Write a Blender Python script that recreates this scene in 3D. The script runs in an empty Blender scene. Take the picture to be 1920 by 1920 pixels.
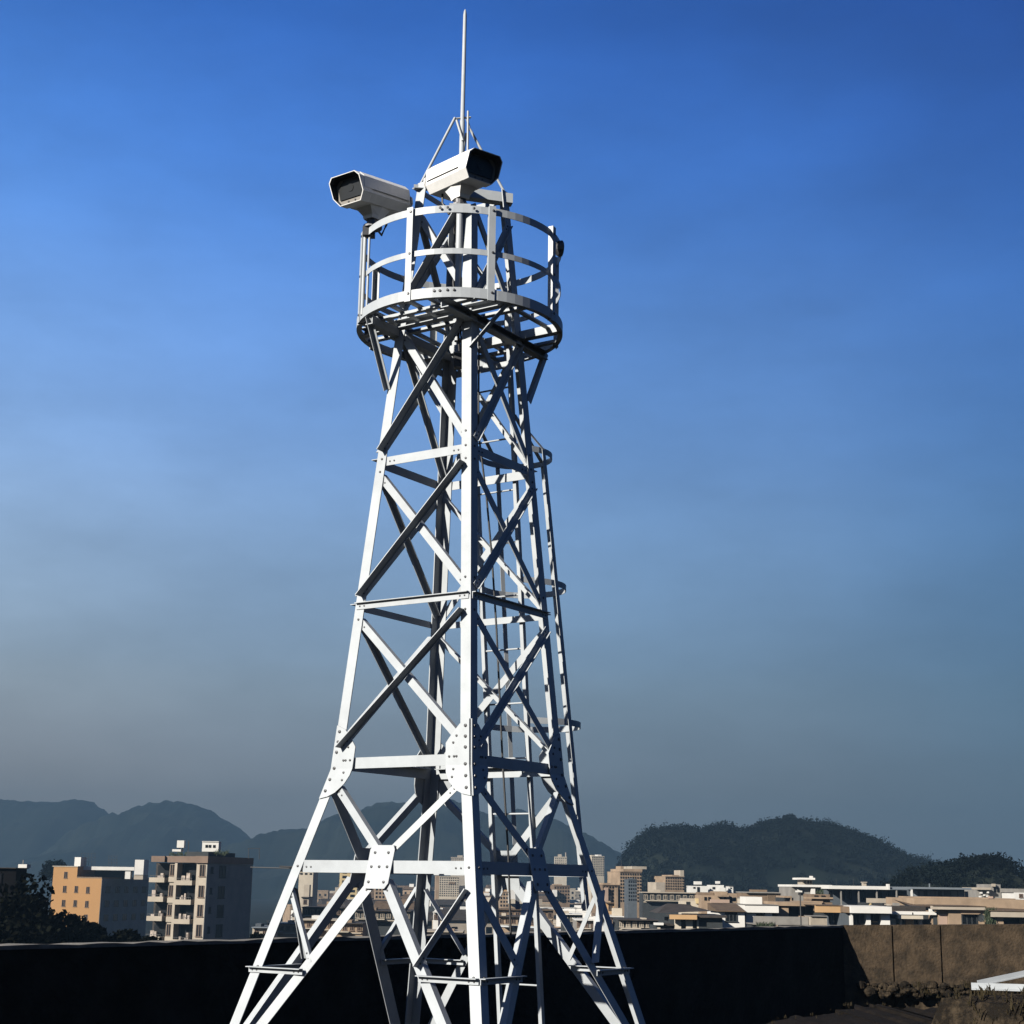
import bpy, bmesh, math, random
from mathutils import Vector, Matrix
random.seed(7)
rnd = random.Random(11)
scene = bpy.context.scene
COL = scene.collection
PI = math.pi

# ------------------------------------------------------------------ camera
HC = 2.0                                  # eye height above the yard
FPX, YAW, PITCH, ROLL = 2899.86, .037588, .235576, .01545
CAM = Vector((0, -17, HC))
FWD = Vector((math.sin(YAW) * math.cos(PITCH), math.cos(YAW) * math.cos(PITCH), math.sin(PITCH)))
_r = Vector((math.cos(YAW), -math.sin(YAW), 0)); _u = _r.cross(FWD)
RGT = _r * math.cos(ROLL) + _u * math.sin(ROLL)
UPV = -_r * math.sin(ROLL) + _u * math.cos(ROLL)
FH = Vector((math.sin(YAW), math.cos(YAW), 0))          # horizontal view direction
RH = Vector((math.cos(YAW), -math.sin(YAW), 0))
cd = bpy.data.cameras.new("camera"); cam = bpy.data.objects.new("camera", cd); COL.objects.link(cam)
m = Matrix((RGT, UPV, -FWD)).transposed().to_4x4(); m.translation = CAM
cam.matrix_world = m
cd.sensor_width = 36; cd.lens = FPX / 1920 * 36; cd.clip_end = 20000; cd.clip_start = .1
scene.camera = cam

def ray(px, py):
    return FWD * FPX + RGT * (px - 960) - UPV * (py - 960)
def at(px, py, d):
    """point seen at a pixel of the 1920 frame at horizontal distance d in front of the camera"""
    v = ray(px, py); return CAM + v * (d / v.dot(FH))
def on_z(px, py, z):
    v = ray(px, py); return CAM + v * ((z - CAM.z) / v.z)

# ------------------------------------------------------------------ helpers
def tag(o, label=None, cat=None, group=None, kind=None):
    if label: o['label'] = label
    if cat: o['category'] = cat
    if group: o['group'] = group
    if kind: o['kind'] = kind
    return o
def empty(name, loc, label, cat, group=None, rz=0):
    o = bpy.data.objects.new(name, None); COL.objects.link(o)
    o.location = loc; o.rotation_euler = (0, 0, rz); o.empty_display_size = .2
    return tag(o, label, cat, group)

class MB:
    """collects polygons with material slots and links them as ONE mesh object"""
    def __init__(s): s.v = []; s.f = []; s.mi = []; s.smooth = []
    def add(s, vs, fs, mi=0, sm=False):
        b = len(s.v); s.v += [tuple(v) for v in vs]
        for f in fs: s.f.append([i + b for i in f]); s.mi.append(mi); s.smooth.append(sm)
    def box(s, x0, x1, y0, y1, z0, z1, mi=0):
        s.add([(x0,y0,z0),(x1,y0,z0),(x1,y1,z0),(x0,y1,z0),(x0,y0,z1),(x1,y0,z1),(x1,y1,z1),(x0,y1,z1)],
              [(0,3,2,1),(4,5,6,7),(0,1,5,4),(1,2,6,5),(2,3,7,6),(3,0,4,7)], mi)
    def loft(s, rings, mi=0, caps=True, sm=False, closed=True):
        n = len(rings[0]); vs = [p for r in rings for p in r]; fs = []
        for k in range(len(rings) - 1):
            for i in range(n if closed else n - 1):
                j = (i + 1) % n
                fs.append((k*n+i, k*n+j, (k+1)*n+j, (k+1)*n+i))
        s.add(vs, fs, mi, sm)
        if caps and closed:
            s.add(rings[0], [tuple(range(n))[::-1]], mi); s.add(rings[-1], [tuple(range(n))], mi)
    def prism(s, poly, off, mi=0):
        s.loft([poly, [Vector(p) + Vector(off) for p in poly]], mi)
    def bar(s, a, b, u, v, prof, mi=0):
        """profile polygon (in u,v coordinates) swept from a to b"""
        a, b = Vector(a), Vector(b)
        s.loft([[a + u*x + v*y for x, y in prof], [b + u*x + v*y for x, y in prof]], mi)
    def tube(s, pts, r, n=8, mi=0, caps=True):
        pts = [Vector(p) for p in pts]; rings = []
        rr = r if isinstance(r, (list, tuple)) else [r] * len(pts)
        for i, p in enumerate(pts):
            t = (pts[min(i+1, len(pts)-1)] - pts[max(i-1, 0)]).normalized()
            h = Vector((0,0,1)) if abs(t.z) < .9 else Vector((1,0,0))
            a = t.cross(h).normalized(); b = a.cross(t)
            rings.append([p + (a*math.cos(q) + b*math.sin(q)) * rr[i] for q in [2*PI*k/n for k in range(n)]])
        s.loft(rings, mi, caps, True)
    def dome(s, c, r, n, mi=0, h=.6):
        """bolt head on a plane with normal n"""
        n = Vector(n).normalized(); a = n.orthogonal().normalized(); b = n.cross(a)
        k = [[Vector(c) + (a*math.cos(q)+b*math.sin(q))*r*f + n*r*h*g for q in [2*PI*i/7 for i in range(7)]] for f, g in ((1,0),(.9,.7),(.5,1))]
        s.loft(k, mi)
    def build(s, name, mats, parent=None, local=False):
        me = bpy.data.meshes.new(name); me.from_pydata(s.v, [], s.f)
        for mm in (mats if isinstance(mats, (list, tuple)) else [mats]): me.materials.append(mm)
        me.polygons.foreach_set('material_index', s.mi)
        me.polygons.foreach_set('use_smooth', s.smooth)
        bm = bmesh.new(); bm.from_mesh(me); bmesh.ops.recalc_face_normals(bm, faces=bm.faces); bm.to_mesh(me); bm.free()
        o = bpy.data.objects.new(name, me); COL.objects.link(o)
        if parent:
            o.parent = parent
            if not local and parent.type == 'EMPTY': o.matrix_parent_inverse = parent.matrix_basis.inverted()
        return o

def lshape(w, h, t):        # angle section: flange w along +u, flange h along +v
    return [(0,0),(w,0),(w,t),(t,t),(t,h),(0,h)]

# ------------------------------------------------------------------ materials
ALB = .536                                     # overall level of the palette at this exposure
def mat(name, col, rough=.6, var=.12, scale=4., metal=0., spec=.4, bump=0., col2=None, mixlo=.45, mixhi=.65):
    M = bpy.data.materials.new(name); M.use_nodes = True
    nt = M.node_tree; N = nt.nodes; L = nt.links; b = N['Principled BSDF']
    b.inputs['Roughness'].default_value = rough; b.inputs['Metallic'].default_value = metal
    b.inputs['Specular IOR Level'].default_value = spec
    tc = N.new('ShaderNodeTexCoord'); no = N.new('ShaderNodeTexNoise')
    no.inputs['Scale'].default_value = scale; no.inputs['Detail'].default_value = 9; no.inputs['Roughness'].default_value = .68
    L.new(tc.outputs['Object'], no.inputs['Vector'])
    r = N.new('ShaderNodeValToRGB'); L.new(no.outputs['Fac'], r.inputs['Fac'])
    c = Vector(col[:3]) * ALB; d = Vector(col2[:3]) * ALB if col2 else c * (1 - 2*var)
    r.color_ramp.elements[0].position = mixlo if col2 else .3; r.color_ramp.elements[1].position = mixhi if col2 else .7
    r.color_ramp.elements[0].color = (*d, 1); r.color_ramp.elements[1].color = (*(c if col2 else c*(1+var*.5)), 1)
    L.new(r.outputs['Color'], b.inputs['Base Color'])
    if bump:
        bp = N.new('ShaderNodeBump'); bp.inputs['Strength'].default_value = bump; bp.inputs['Distance'].default_value = .03
        n2 = N.new('ShaderNodeTexNoise'); n2.inputs['Scale'].default_value = scale * 6; n2.inputs['Detail'].default_value = 8
        L.new(tc.outputs['Object'], n2.inputs['Vector']); L.new(n2.outputs['Fac'], bp.inputs['Height']); L.new(bp.outputs['Normal'], b.inputs['Normal'])
    return M

WHITE = mat('white_steel_paint', (.382,.408,.43), .45, .09, 2.5, spec=.18)
BOLT = mat('bolt_steel', (.10,.10,.105), .45, .2, 30, metal=.6)
HOUSE = mat('camera_housing_paint', (.86,.855,.84), .38, .07, 6, spec=.3) 
SILL = mat('camera_front_sill', (0.1924,0.1739,0.1517), .5, .1, 8)
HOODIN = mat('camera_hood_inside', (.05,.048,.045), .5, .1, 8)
GLASS = mat('dark_glass', (.008,.010,.012), .35, .1, 3, spec=.25)
RUBBER = mat('black_rubber', (.02,.02,.022), .5, .1, 20)
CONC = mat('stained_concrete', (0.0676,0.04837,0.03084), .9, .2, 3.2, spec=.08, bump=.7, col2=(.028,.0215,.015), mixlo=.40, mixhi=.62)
DCONC = mat('shade_dark_concrete', (0.01776,0.01554,0.01332), .95, .2, 1.6, spec=.06, bump=.8, col2=(.006,.006,.005), mixlo=.38, mixhi=.66)  # the parapet's shade is put into this near-black concrete colour
YARD = mat('dark_bitumen_ground', (0.01628,0.01184,0.00814), .95, .2, 3, spec=.05, bump=1., col2=(.0045,.0038,.003), mixlo=.35, mixhi=.7)
RUBBLE = mat('rubble_stone', (0.0555,0.04144,0.02664), .95, .25, 5, spec=.05, bump=1., col2=(.011,.009,.007))
GRASSM = mat('dry_grass', (0.037,0.02812,0.01332), .9, .3, 9, spec=.1)

# ------------------------------------------------------------------ lattice tower
PHI, WB, K1, K2, ZB = .618374, .90143, -.075309, -.252657, 1.15658     # fitted to the photograph, z from eye height
H1, H2, H3, H4, H5 = 4.582, 2.929, 1.214, .142, -.866
ZTOP = 7.97
def hw(z): return WB + (K1 if z > ZB else K2) * (z - ZB)
CA = {'near':0, 'left':-90, 'back':180, 'right':90}
def corner(n, z):                                    # z relative to eye height; returns world point of the leg's outer edge
    a = -PHI + PI/4 + math.radians(CA[n]); r = hw(z) * math.sqrt(2)
    return Vector((r*math.sin(a), -r*math.cos(a), z + HC))
ORDER = ['left', 'near', 'right', 'back']
tower = empty('lattice_tower', (0,0,0), 'tall white riveted steel lattice tower with a round railed platform on top', 'tower')
FT = .012
def face_axes(A, B):
    u = (corner(B, 2) - corner(A, 2)).normalized()          # along the face, A -> B (anticlockwise seen from above)
    n = Vector((u.y, -u.x, 0))                              # outward
    return u, n
FACES = {'left':('left','near'), 'right':('near','right'), 'rback':('right','back'), 'lback':('back','left')}

FL = .125
for k, n in enumerate(ORDER):
    nxt, prv = ORDER[(k+1) % 4], ORDER[(k-1) % 4]
    u1 = (corner(nxt, 2) - corner(n, 2)).normalized(); u2 = (corner(prv, 2) - corner(n, 2)).normalized()
    b = MB(); rings = []
    for z in (-HC, ZB, (7.5 if n == 'near' else ZTOP + (.06 if n != 'back' else -.1))):
        p = corner(n, z); rings.append([p, p + u1*FL, p + u1*FL + u2*FT, p + (u1+u2)*FT, p + u2*FL + u1*FT, p + u2*FL])
    b.loft(rings)
    # splice bolts on the two flanges
    for uu, vv in ((u1, u2), (u2, u1)):
        for z in (H1-.12, H1+.03, H1+.2, H2-.15, H2+.03, H2+.2, H4, H5, ):
            b.dome(corner(n, z) + uu*FL*.55 - vv*.002, .014, -vv, 1)
    # base plate
    p = corner(n, -HC); c = p + (u1+u2)*.05
    b.box(c.x-.2, c.x+.2, c.y-.2, c.y+.2, -.005, .03)
    b.build('leg', [WHITE, BOLT], tower)

def fp(face, s, z, e=0.0):
    """point on a face: s metres from corner A if >=0, from corner B if given as ('B', s)"""
    A, B = FACES[face]; u, n = face_axes(A, B)
    if isinstance(s, tuple) and s[0] == 'M': p = (corner(A, z) + corner(B, z))/2 + u*s[1]
    elif isinstance(s, tuple): p = corner(B, z) - u*s[1]
    else: p = corner(A, z) + u*s
    return p + n*e
def member(face, p0, p1, out, w, h, name='diagonal_brace', edge=1, t=.009, e=.0):
    """angle between two face points; in-plane flange w, standing flange h, outwards (out=1) or inwards (-1).
    edge=1: the standing flange sits on the upper side"""
    A, B = FACES[face]; u, n = face_axes(A, B)
    a, b = fp(face, *p0), fp(face, *p1)
    d = (b - a).normalized(); nn = n; q = nn.cross(d).normalized()
    nn = d.cross(q).normalized()
    if nn.dot(n) < 0: nn = -nn
    if q.z < 0: q = -q
    q = q * edge
    off = nn * (.003 + e) if out > 0 else nn * (-FT - .003 - e)
    a = a + off + q*w*.5; b = b + off + q*w*.5
    mb = MB(); mb.bar(a, b, -q, nn*out, lshape(w, h, t))
    # end bolts
    for pp, dd in ((a, d), (b, -d)):
        for k in (.05, .11): mb.dome(pp + dd*k - q*w*.55 + nn*(.001 if out < 0 else t), .011, nn, 1)
    mb.build(name, [WHITE, BOLT], tower)

IN = .07
panels = [(H3+.16, H2-.16), (H2+.10, H1-.17), (H1+.11, 6.12), (6.42, 7.60)]
for face in FACES:
    front = face in ('left', 'right')
    for k, (za, zb) in enumerate(panels):
        # falling brace A-top -> B-bottom shows its flat side; rising brace A-bottom -> B-top carries the standing flange outside
        sA = IN if k else IN + .03; wf = .085 if k < 3 else .075
        if front:
            member(face, (IN, zb), (('B', sA), za), -1, wf, .07, e=0)
            if face == 'left': member(face, (sA, za), (('B', IN), zb), 1, .022, .115, edge=1, e=.002)
            else: member(face, (sA, za), (('B', IN), zb), 1, .085, .045, edge=-1, e=.002)
        else:
            member(face, (IN, zb), (('B', sA), za), 1, wf, .06)
            member(face, (sA, za), (('B', IN), zb), -1, wf*.8, .06)
    # horizontals
    hz = [(H1, .10, -1), (H2, .075, 1), (H3, .115, -1), (H4, .125, -1)]
    for z, w, out in hz:
        if not front and z == H1: out = 1
        ex = FL if out < 0 else .02
        member(face, (ex, z), (('B', ex), z), out, w, .045 if z == H2 and front else .09, 'horizontal_beam', e=.0)
    if not front:
        member(face, (.02, 5.93), (('B', .02), 5.93), 1, .085, .05, 'horizontal_beam')
    if face in ('lback', 'rback'):
        pass
    # top frame
    member(face, (.0, ZTOP-.02), (('B', 0.0), ZTOP-.02), -1 if front else 1, .07, .07, 'horizontal_beam') if face in ('rback','lback') else None
    # lower panel: diamond bracing round the middle plate
    mid = (corner(FACES[face][1], H4) - corner(FACES[face][0], H4)).length / 2
    zf = -HC + .12
    L1 = (corner(FACES[face][1], zf) - corner(FACES[face][0], zf)).length
    o = -1 if front else 1
    member(face, (FL+.05, H3-.26), (('M',-.055), H4+.13), o, .085, .07, 'knee_diagonal')
    member(face, (('B', FL+.05), H3-.26), (('M',.055), H4+.13), o, .14 if face == 'lback' else .075, .10 if face == 'lback' else .06, 'knee_diagonal')
    member(face, (('M',-.07), H4-.14), (.17, zf), o, .18 if face == 'lback' else .105, .12 if face == 'lback' else .08, 'foot_diagonal')
    member(face, (('M',.07), H4-.14), (('B', .17), zf), o, .105, .08, 'foot_diagonal')
    # redundant struts near the feet
    def on_diag(z):          # distance from corner A of the foot diagonal at height z
        f = (H4-.14 - z) / (H4-.14 - zf)
        A, B = FACES[face]; u, n = face_axes(A, B)
        a = fp(face, ('M',-.07), H4-.14); b_ = fp(face, .17, zf); p = a.lerp(b_, f)
        return (p - corner(A, z)).dot(u)
    zz = H5 + .06
    member(face, (.06, H4-.22), (on_diag(zz), zz), -1 if front else 1, .10 if face == 'right' else .05, .045, 'foot_strut')
    member(face, (('B', .08), H4-.22), (('B', on_diag(zz)), zz), 1 if front else -1, .03, .085, 'foot_strut')
    zz = H5 - .03
    member(face, (-.02, zz), (on_diag(zz)+.03, zz), 1 if front else -1, .06, .06, 'foot_strut', e=.012)
    member(face, (('B', .0), zz), (('B', on_diag(zz)+.03), zz), 1 if front else -1, .06, .06, 'foot_strut', e=.012)
    # gusset plates at the knee of each leg and the middle plate of the bottom beam
    A, B = FACES[face]; u, n = face_axes(A, B)
    e = .016 if True else 0
    for side in (0, 1):
        up_ = [(.005, ZB), (FL+.17, ZB), (FL+.17, H3+.17), (FL+.13, H3+.22), (FL, H3+.36), (.005, H3+.41)]
        dn_ = [(.005, H3-.37), (FL-.02, H3-.35), (FL+.06, H3-.31), (FL+.14, H3-.22), (FL+.17, H3-.13), (FL+.17, ZB), (.005, ZB)]
        g = MB()
        for shape in (up_, dn_):
            g.prism([fp(face, (('B', s) if side else s), z, .004) for s, z in shape], n*.012)
        for s, z in [(.05,.34),(.05,.23),(.05,.12),(.05,-.05),(.05,-.17),(.05,-.29),(.16,.24),(.20,.17),(.19,.03),(.25,.03),(.20,-.10),(.22,-.18),(.16,.03)]:
            g.dome(fp(face, (('B', s) if side else s), H3+z, .0165), .019 if s < .1 else .014, n, 1)
        g.build('gusset_plate', [WHITE, BOLT], tower)
    g = MB(); w, h = .155, .215
    shape = [(-w*.95,-h),(w*.7,-h),(w*.95,-h*.75),(w,h*.8),(w*.85,h),(-w*.8,h),(-w,h*.8),(-w,-h*.8)]
    g.prism([fp(face, ('M',s), H4+z, .004) for s, z in shape], n*.012)
    for s, z in [(-.085,.14),(.085,.14),(-.10,0),(0,0),(.10,0),(-.10,-.15),(.09,-.15)]:
        g.dome(fp(face, ('M',s), H4+z, .0165), .016, n, 1)
    g.build('joint_plate', [WHITE, BOLT], tower)

# --- platform: beams along the face lines, joists, rings, posts, knee braces
ZP = 6.23 + HC; RP = 1.185
UF, NF = face_axes('left', 'near'); UR, NR = face_axes('near', 'right')
def chord(off, ext=RP-.03): return math.sqrt(max(ext*ext - off*off, .01))
w6 = hw(6.2)
for nrm, uu in ((NF, UF), (NR, UR), (-NF, UF), (-NR, UR)):
    b = MB(); h = chord(w6); c = nrm*w6
    z = ZP if abs(nrm.dot(NF)) > .5 else ZP - .095
    p0 = Vector((c.x, c.y, z)) - uu*h; p1 = Vector((c.x, c.y, z)) + uu*h
    b.bar(p0, p1, nrm, Vector((0,0,1)), [(-.05,-.05),(.05,-.05),(.05,-.04),(-.04,-.04),(-.04,.04),(.05,.04),(.05,.05),(-.05,.05)])
    b.build('platform_beam', WHITE, tower)
for off in (-.88, -.55, -.25, .0, .25, .88):
    b = MB(); h = chord(off); c = NR*off
    p0 = Vector((c.x, c.y, ZP+.008)) - UR*h; p1 = Vector((c.x, c.y, ZP+.008)) + UR*h
    b.bar(p0, p1, NR, Vector((0,0,1)), lshape(.06, .06, .008)); b.build('platform_joist', WHITE, tower)
for off in (-.82, .30, .82):
    b = MB(); h = chord(off); c = NF*off
    p0 = Vector((c.x, c.y, ZP-.054)) - UF*h; p1 = Vector((c.x, c.y, ZP-.054)) + UF*h
    b.bar(p0, p1, NF, Vector((0,0,1)), lshape(.06, .06, .008)); b.build('platform_joist', WHITE, tower)
def hoop(name, z, R, hgt, th, lip, parent, a0=0, a1=2*PI, n=72, cen=Vector((0,0,0))):
    """flat band bent to a ring: hgt tall, with an inward lip at its foot"""
    b = MB(); rings = []
    prof = [(R, 0), (R, hgt), (R-th, hgt), (R-th, th), (R-lip, th), (R-lip, 0)] if lip else [(R,0),(R,hgt),(R-th,hgt),(R-th,0)]
    for k in range(n+1):
        a = a0 + (a1-a0)*k/n
        rings.append([cen + Vector((r*math.sin(a), -r*math.cos(a), z+q)) for r, q in prof])
    b.loft(rings, caps=abs(a1-a0) < 6.2); return b.build(name, WHITE, parent)
hoop('platform_ring', ZP-.045, RP+.01, .115, .010, .06, tower)
hoop('guard_rail', 6.70+HC, RP-.015, .065, .008, 0, tower)
hoop('guard_rail', 7.185+HC, RP-.01, .085, .008, 0, tower)
for k in range(8):
    a = math.radians(-29 + 45*k)
    d = Vector((math.sin(a), -math.cos(a), 0)); tt = Vector((math.cos(a), math.sin(a), 0))
    b = MB(); p = d*(RP+.012); top = 7.28 + HC + (.03 if k in (2, 3) else 0)
    b.bar(Vector((p.x,p.y,ZP-.06)), Vector((p.x,p.y,top)), tt, -d, [(-.038,-.008),(.038,-.008),(.038,0),(-.030,0),(-.030,.052),(-.038,.052)])
    for z in (ZP+.03, 6.73+HC, 7.225+HC): b.dome(d*(RP+.020) + Vector((0,0,z)) + tt*.01, .016, d, 1)
    b.build('rail_post', [WHITE, BOLT], tower)
# bolts and small clips on the front of the rings
b = MB()
for a, z in ((-14,ZP+.03),(-11,ZP+.03),(-7,ZP+.035),(-3.5,ZP+.035),(-12,7.235+HC),(-8,7.235+HC),(6,7.23+HC)):
    a = math.radians(a); d = Vector((math.sin(a), -math.cos(a), 0)); b.dome(d*(RP+.011) + Vector((0,0,z)), .017, d)
b.build('rail_bolt', BOLT, tower)
for n in ORDER:
    for s in (-1,):
        k = ORDER.index(n); other = ORDER[(k+s) % 4]
        uu = (corner(n, 2) - corner(other, 2)).normalized()
        pl = corner(n, 5.75 if n == 'near' else 5.45); e0 = corner(n, 6.15); off = e0 - uu*e0.dot(uu); e1 = off*1.0 + uu*chord(math.hypot(off.x, off.y))
        e1.z = ZP - .04
        nn = Vector((uu.y, -uu.x, 0))
        if (nn.dot(pl) > 0) != (n == 'near'): nn = -nn
        d = (e1 - pl).normalized(); q = nn.cross(d).normalized()
        b = MB(); b.bar(pl - nn*.016, e1 - nn*.016, q, nn, lshape(.06, .06, .008)); b.build('platform_strut', WHITE, tower)

# --- mast with its stays
mast = MB(); mx = Vector((-.03, 0, 0))
pts = [(mx.x, mx.y, z + HC) for z in (6.1, 8.9, 8.91, 10.32, 10.37, 10.40)]
mast.tube(pts, [.032, .030, .026, .022, .016, .004], 12)
mast.build('mast', WHITE, tower)
for n, top, r in (('left', (-.12, -.02, 8.93), .017), ('right', (.06, .05, 8.83), .016), ('back', (.02, .10, 8.8), .014)):
    b = MB(); p = corner(n, ZTOP + .02) * 1; p.x *= .96; p.y *= .96
    b.tube([p, Vector(top) + Vector((0,0,HC))], r, 8); b.build('mast_stay', WHITE, tower)
b = MB(); b.tube([(-.10,-.02,8.9+HC), (-.02,-.05,8.62+HC)], .016, 6); b.tube([(-.11,-.02,8.92+HC),(.07,.03,8.97+HC)], .012, 6)
b.tube([(.035,-.03,9.02+HC), (.045,-.03,8.2+HC)], .013, 8); b.tube([(.06,.04,8.84+HC),(.02,.0,8.93+HC)], .013, 6)
b.build('mast_clamp', WHITE, tower)
# top frame: dark channel from the middle to the right leg, and the mast bearer
for n, h in (('right', .06), ('left', .05), ('back', .05)):
    p = corner(n, ZTOP - .03); q = Vector((0, 0, p.z + .02))
    d = (q - p).normalized(); s = d.cross(Vector((0,0,1))).normalized()
    b = MB(); b.bar(p - d*.04, q, s, Vector((0,0,1)), [(-h,-h),(h,-h),(h,h),(-h,h)] if n == 'right' else lshape(h*1.4, h*1.4, .008)); b.build('top_bearer', WHITE, tower)

# --- ladder with safety cage on the far side
NB = -face_axes('left', 'near')[1]; UB = Vector((-NB.y, NB.x, 0))          # outward of the far right face, and along it
def lad(uu, out, z):                                   # z relative to eye height
    w = WB + K1*(z - ZB)
    p = NB*(w + .07 + out) + UB*(uu + .025*(z-3.2)); return Vector((p.x, p.y, z + HC))
ladder = MB()
UL, UR_ = -.37, .17
dz = (lad(0,0,6) - lad(0,0,-2)).normalized()
for uu in (UL, UR_):
    ladder.bar(lad(uu,0,-HC+.02), lad(uu,0,6.9), UB, dz.cross(UB), [(-.022,-.03),(.022,-.03),(.022,.03),(-.022,.03)])
lo = ladder.build('ladder_rails', WHITE, tower); lo.name = 'ladder'
z = -1.7
while z < 6.3:
    b = MB(); b.tube([lad(UL,0,z), lad(UR_,0,z)], .011, 6); b.build('rung', WHITE, lo); z += .615
CR, CU = .44, (UL+UR_)/2-.02
def cage_pt(a, z, rr=0):
    t = (4.93-z)/1.6; r = CR + .058*t + rr
    return lad(CU + r*math.sin(a), .42 + .05*t + r*math.cos(a), z)
for z in (4.93, 3.36, 1.76):
    b = MB(); rings = []
    arc = [('p', UL-.022)] + [('a', math.radians(q)) for q in range(-120, 121, 12)] + [('p', UR_+.022)]
    for k, v in arc:
        p = lad(v, 0, z) if k == 'p' else cage_pt(v, z)
        i = lad(v*(1.01 if k=='p' else 1), 0.01, z) if k == 'p' else cage_pt(v, z, -.008)
        rings.append([p, p + Vector((0,0,.07)), i + Vector((0,0,.07)), i])
    b.loft(rings); b.build('cage_hoop', WHITE, lo)
for a in (-99, -14, 62):
    a = math.radians(a); b = MB(); rings = []
    top = 5.35
    for z in (-.3, 1.7, 3.4, 4.98):
        c = cage_pt(a, z, .006); t_ = UB*math.cos(a) - NB*math.sin(a); r_ = UB*math.sin(a) + NB*math.cos(a)
        rings.append([c - t_*.028, c + t_*.028, c + t_*.028 + r_*.007, c - t_*.028 + r_*.007])
    c = lad(UL if a < 0 else UR_, .04, top); rings.append([c - t_*.028, c + t_*.028, c + t_*.028 + r_*.007, c - t_*.028 + r_*.007])
    b.loft(rings); b.build('cage_strap', WHITE, lo)
# --- cable inside the tower
b = MB(); pts = []
for px, py, d in ((898,640,17.0),(897,810,17.1),(912,930,17.2),(922,1040,17.25),(931,1180,17.3),(942,1420,17.3),(953,1602,17.3),(958,1760,17.3)): pts.append(at(px, py, d))
b.tube(pts, .013, 6); tag(b.build('cable', RUBBER), 'thin black cable hanging down inside the white tower', 'cable')

b = MB(); pts = [at(px, py, d) for px, py, d in ((862,388,16.5),(852,430,16.6),(858,480,16.6),(850,530,16.6),(857,590,16.7),(862,668,16.8))]
b.tube(pts, .016, 6); b.tube([p + Vector((.03,.02,.0)) for p in pts], .012, 6)
tag(b.build('cable', RUBBER), 'pair of black cables hanging from the camera post inside the round railing', 'cable')
jb = at(861, 676, 16.8); box_ = empty('junction_box', jb, 'small black junction box under the platform behind the near leg', 'junction box')
b = MB(); b.box(jb.x-.06, jb.x+.06, jb.y-.05, jb.y+.05, jb.z-.09, jb.z+.07); b.build('case', RUBBER, box_)
b = MB(); b.box(jb.x-.07, jb.x+.07, jb.y-.06, jb.y+.06, jb.z+.072, jb.z+.085); b.build('lid', WHITE, box_)
fl = at(1046, 466, 16.6); lamp = empty('floodlight', fl, 'small dark floodlight on the right edge of the round railing', 'floodlight')
b = MB(); fx_ = (RH*.9 + FH*.2).normalized(); sx_ = fx_.cross(Vector((0,0,1)))
b.loft([[fl + fx_*o + (sx_*math.cos(q) + Vector((0,0,1))*math.sin(q))*r for q in [2*PI*i/14 for i in range(14)]] for o, r in ((-.03,.05),(.0,.09),(.04,.10),(.055,.085),(.06,.02))]); b.build('shell', BOLT, lamp)
b = MB(); b.box(fl.x-.10, fl.x-.02, fl.y-.03, fl.y+.03, fl.z+.06, fl.z+.10); b.build('bracket', WHITE, lamp)

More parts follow.
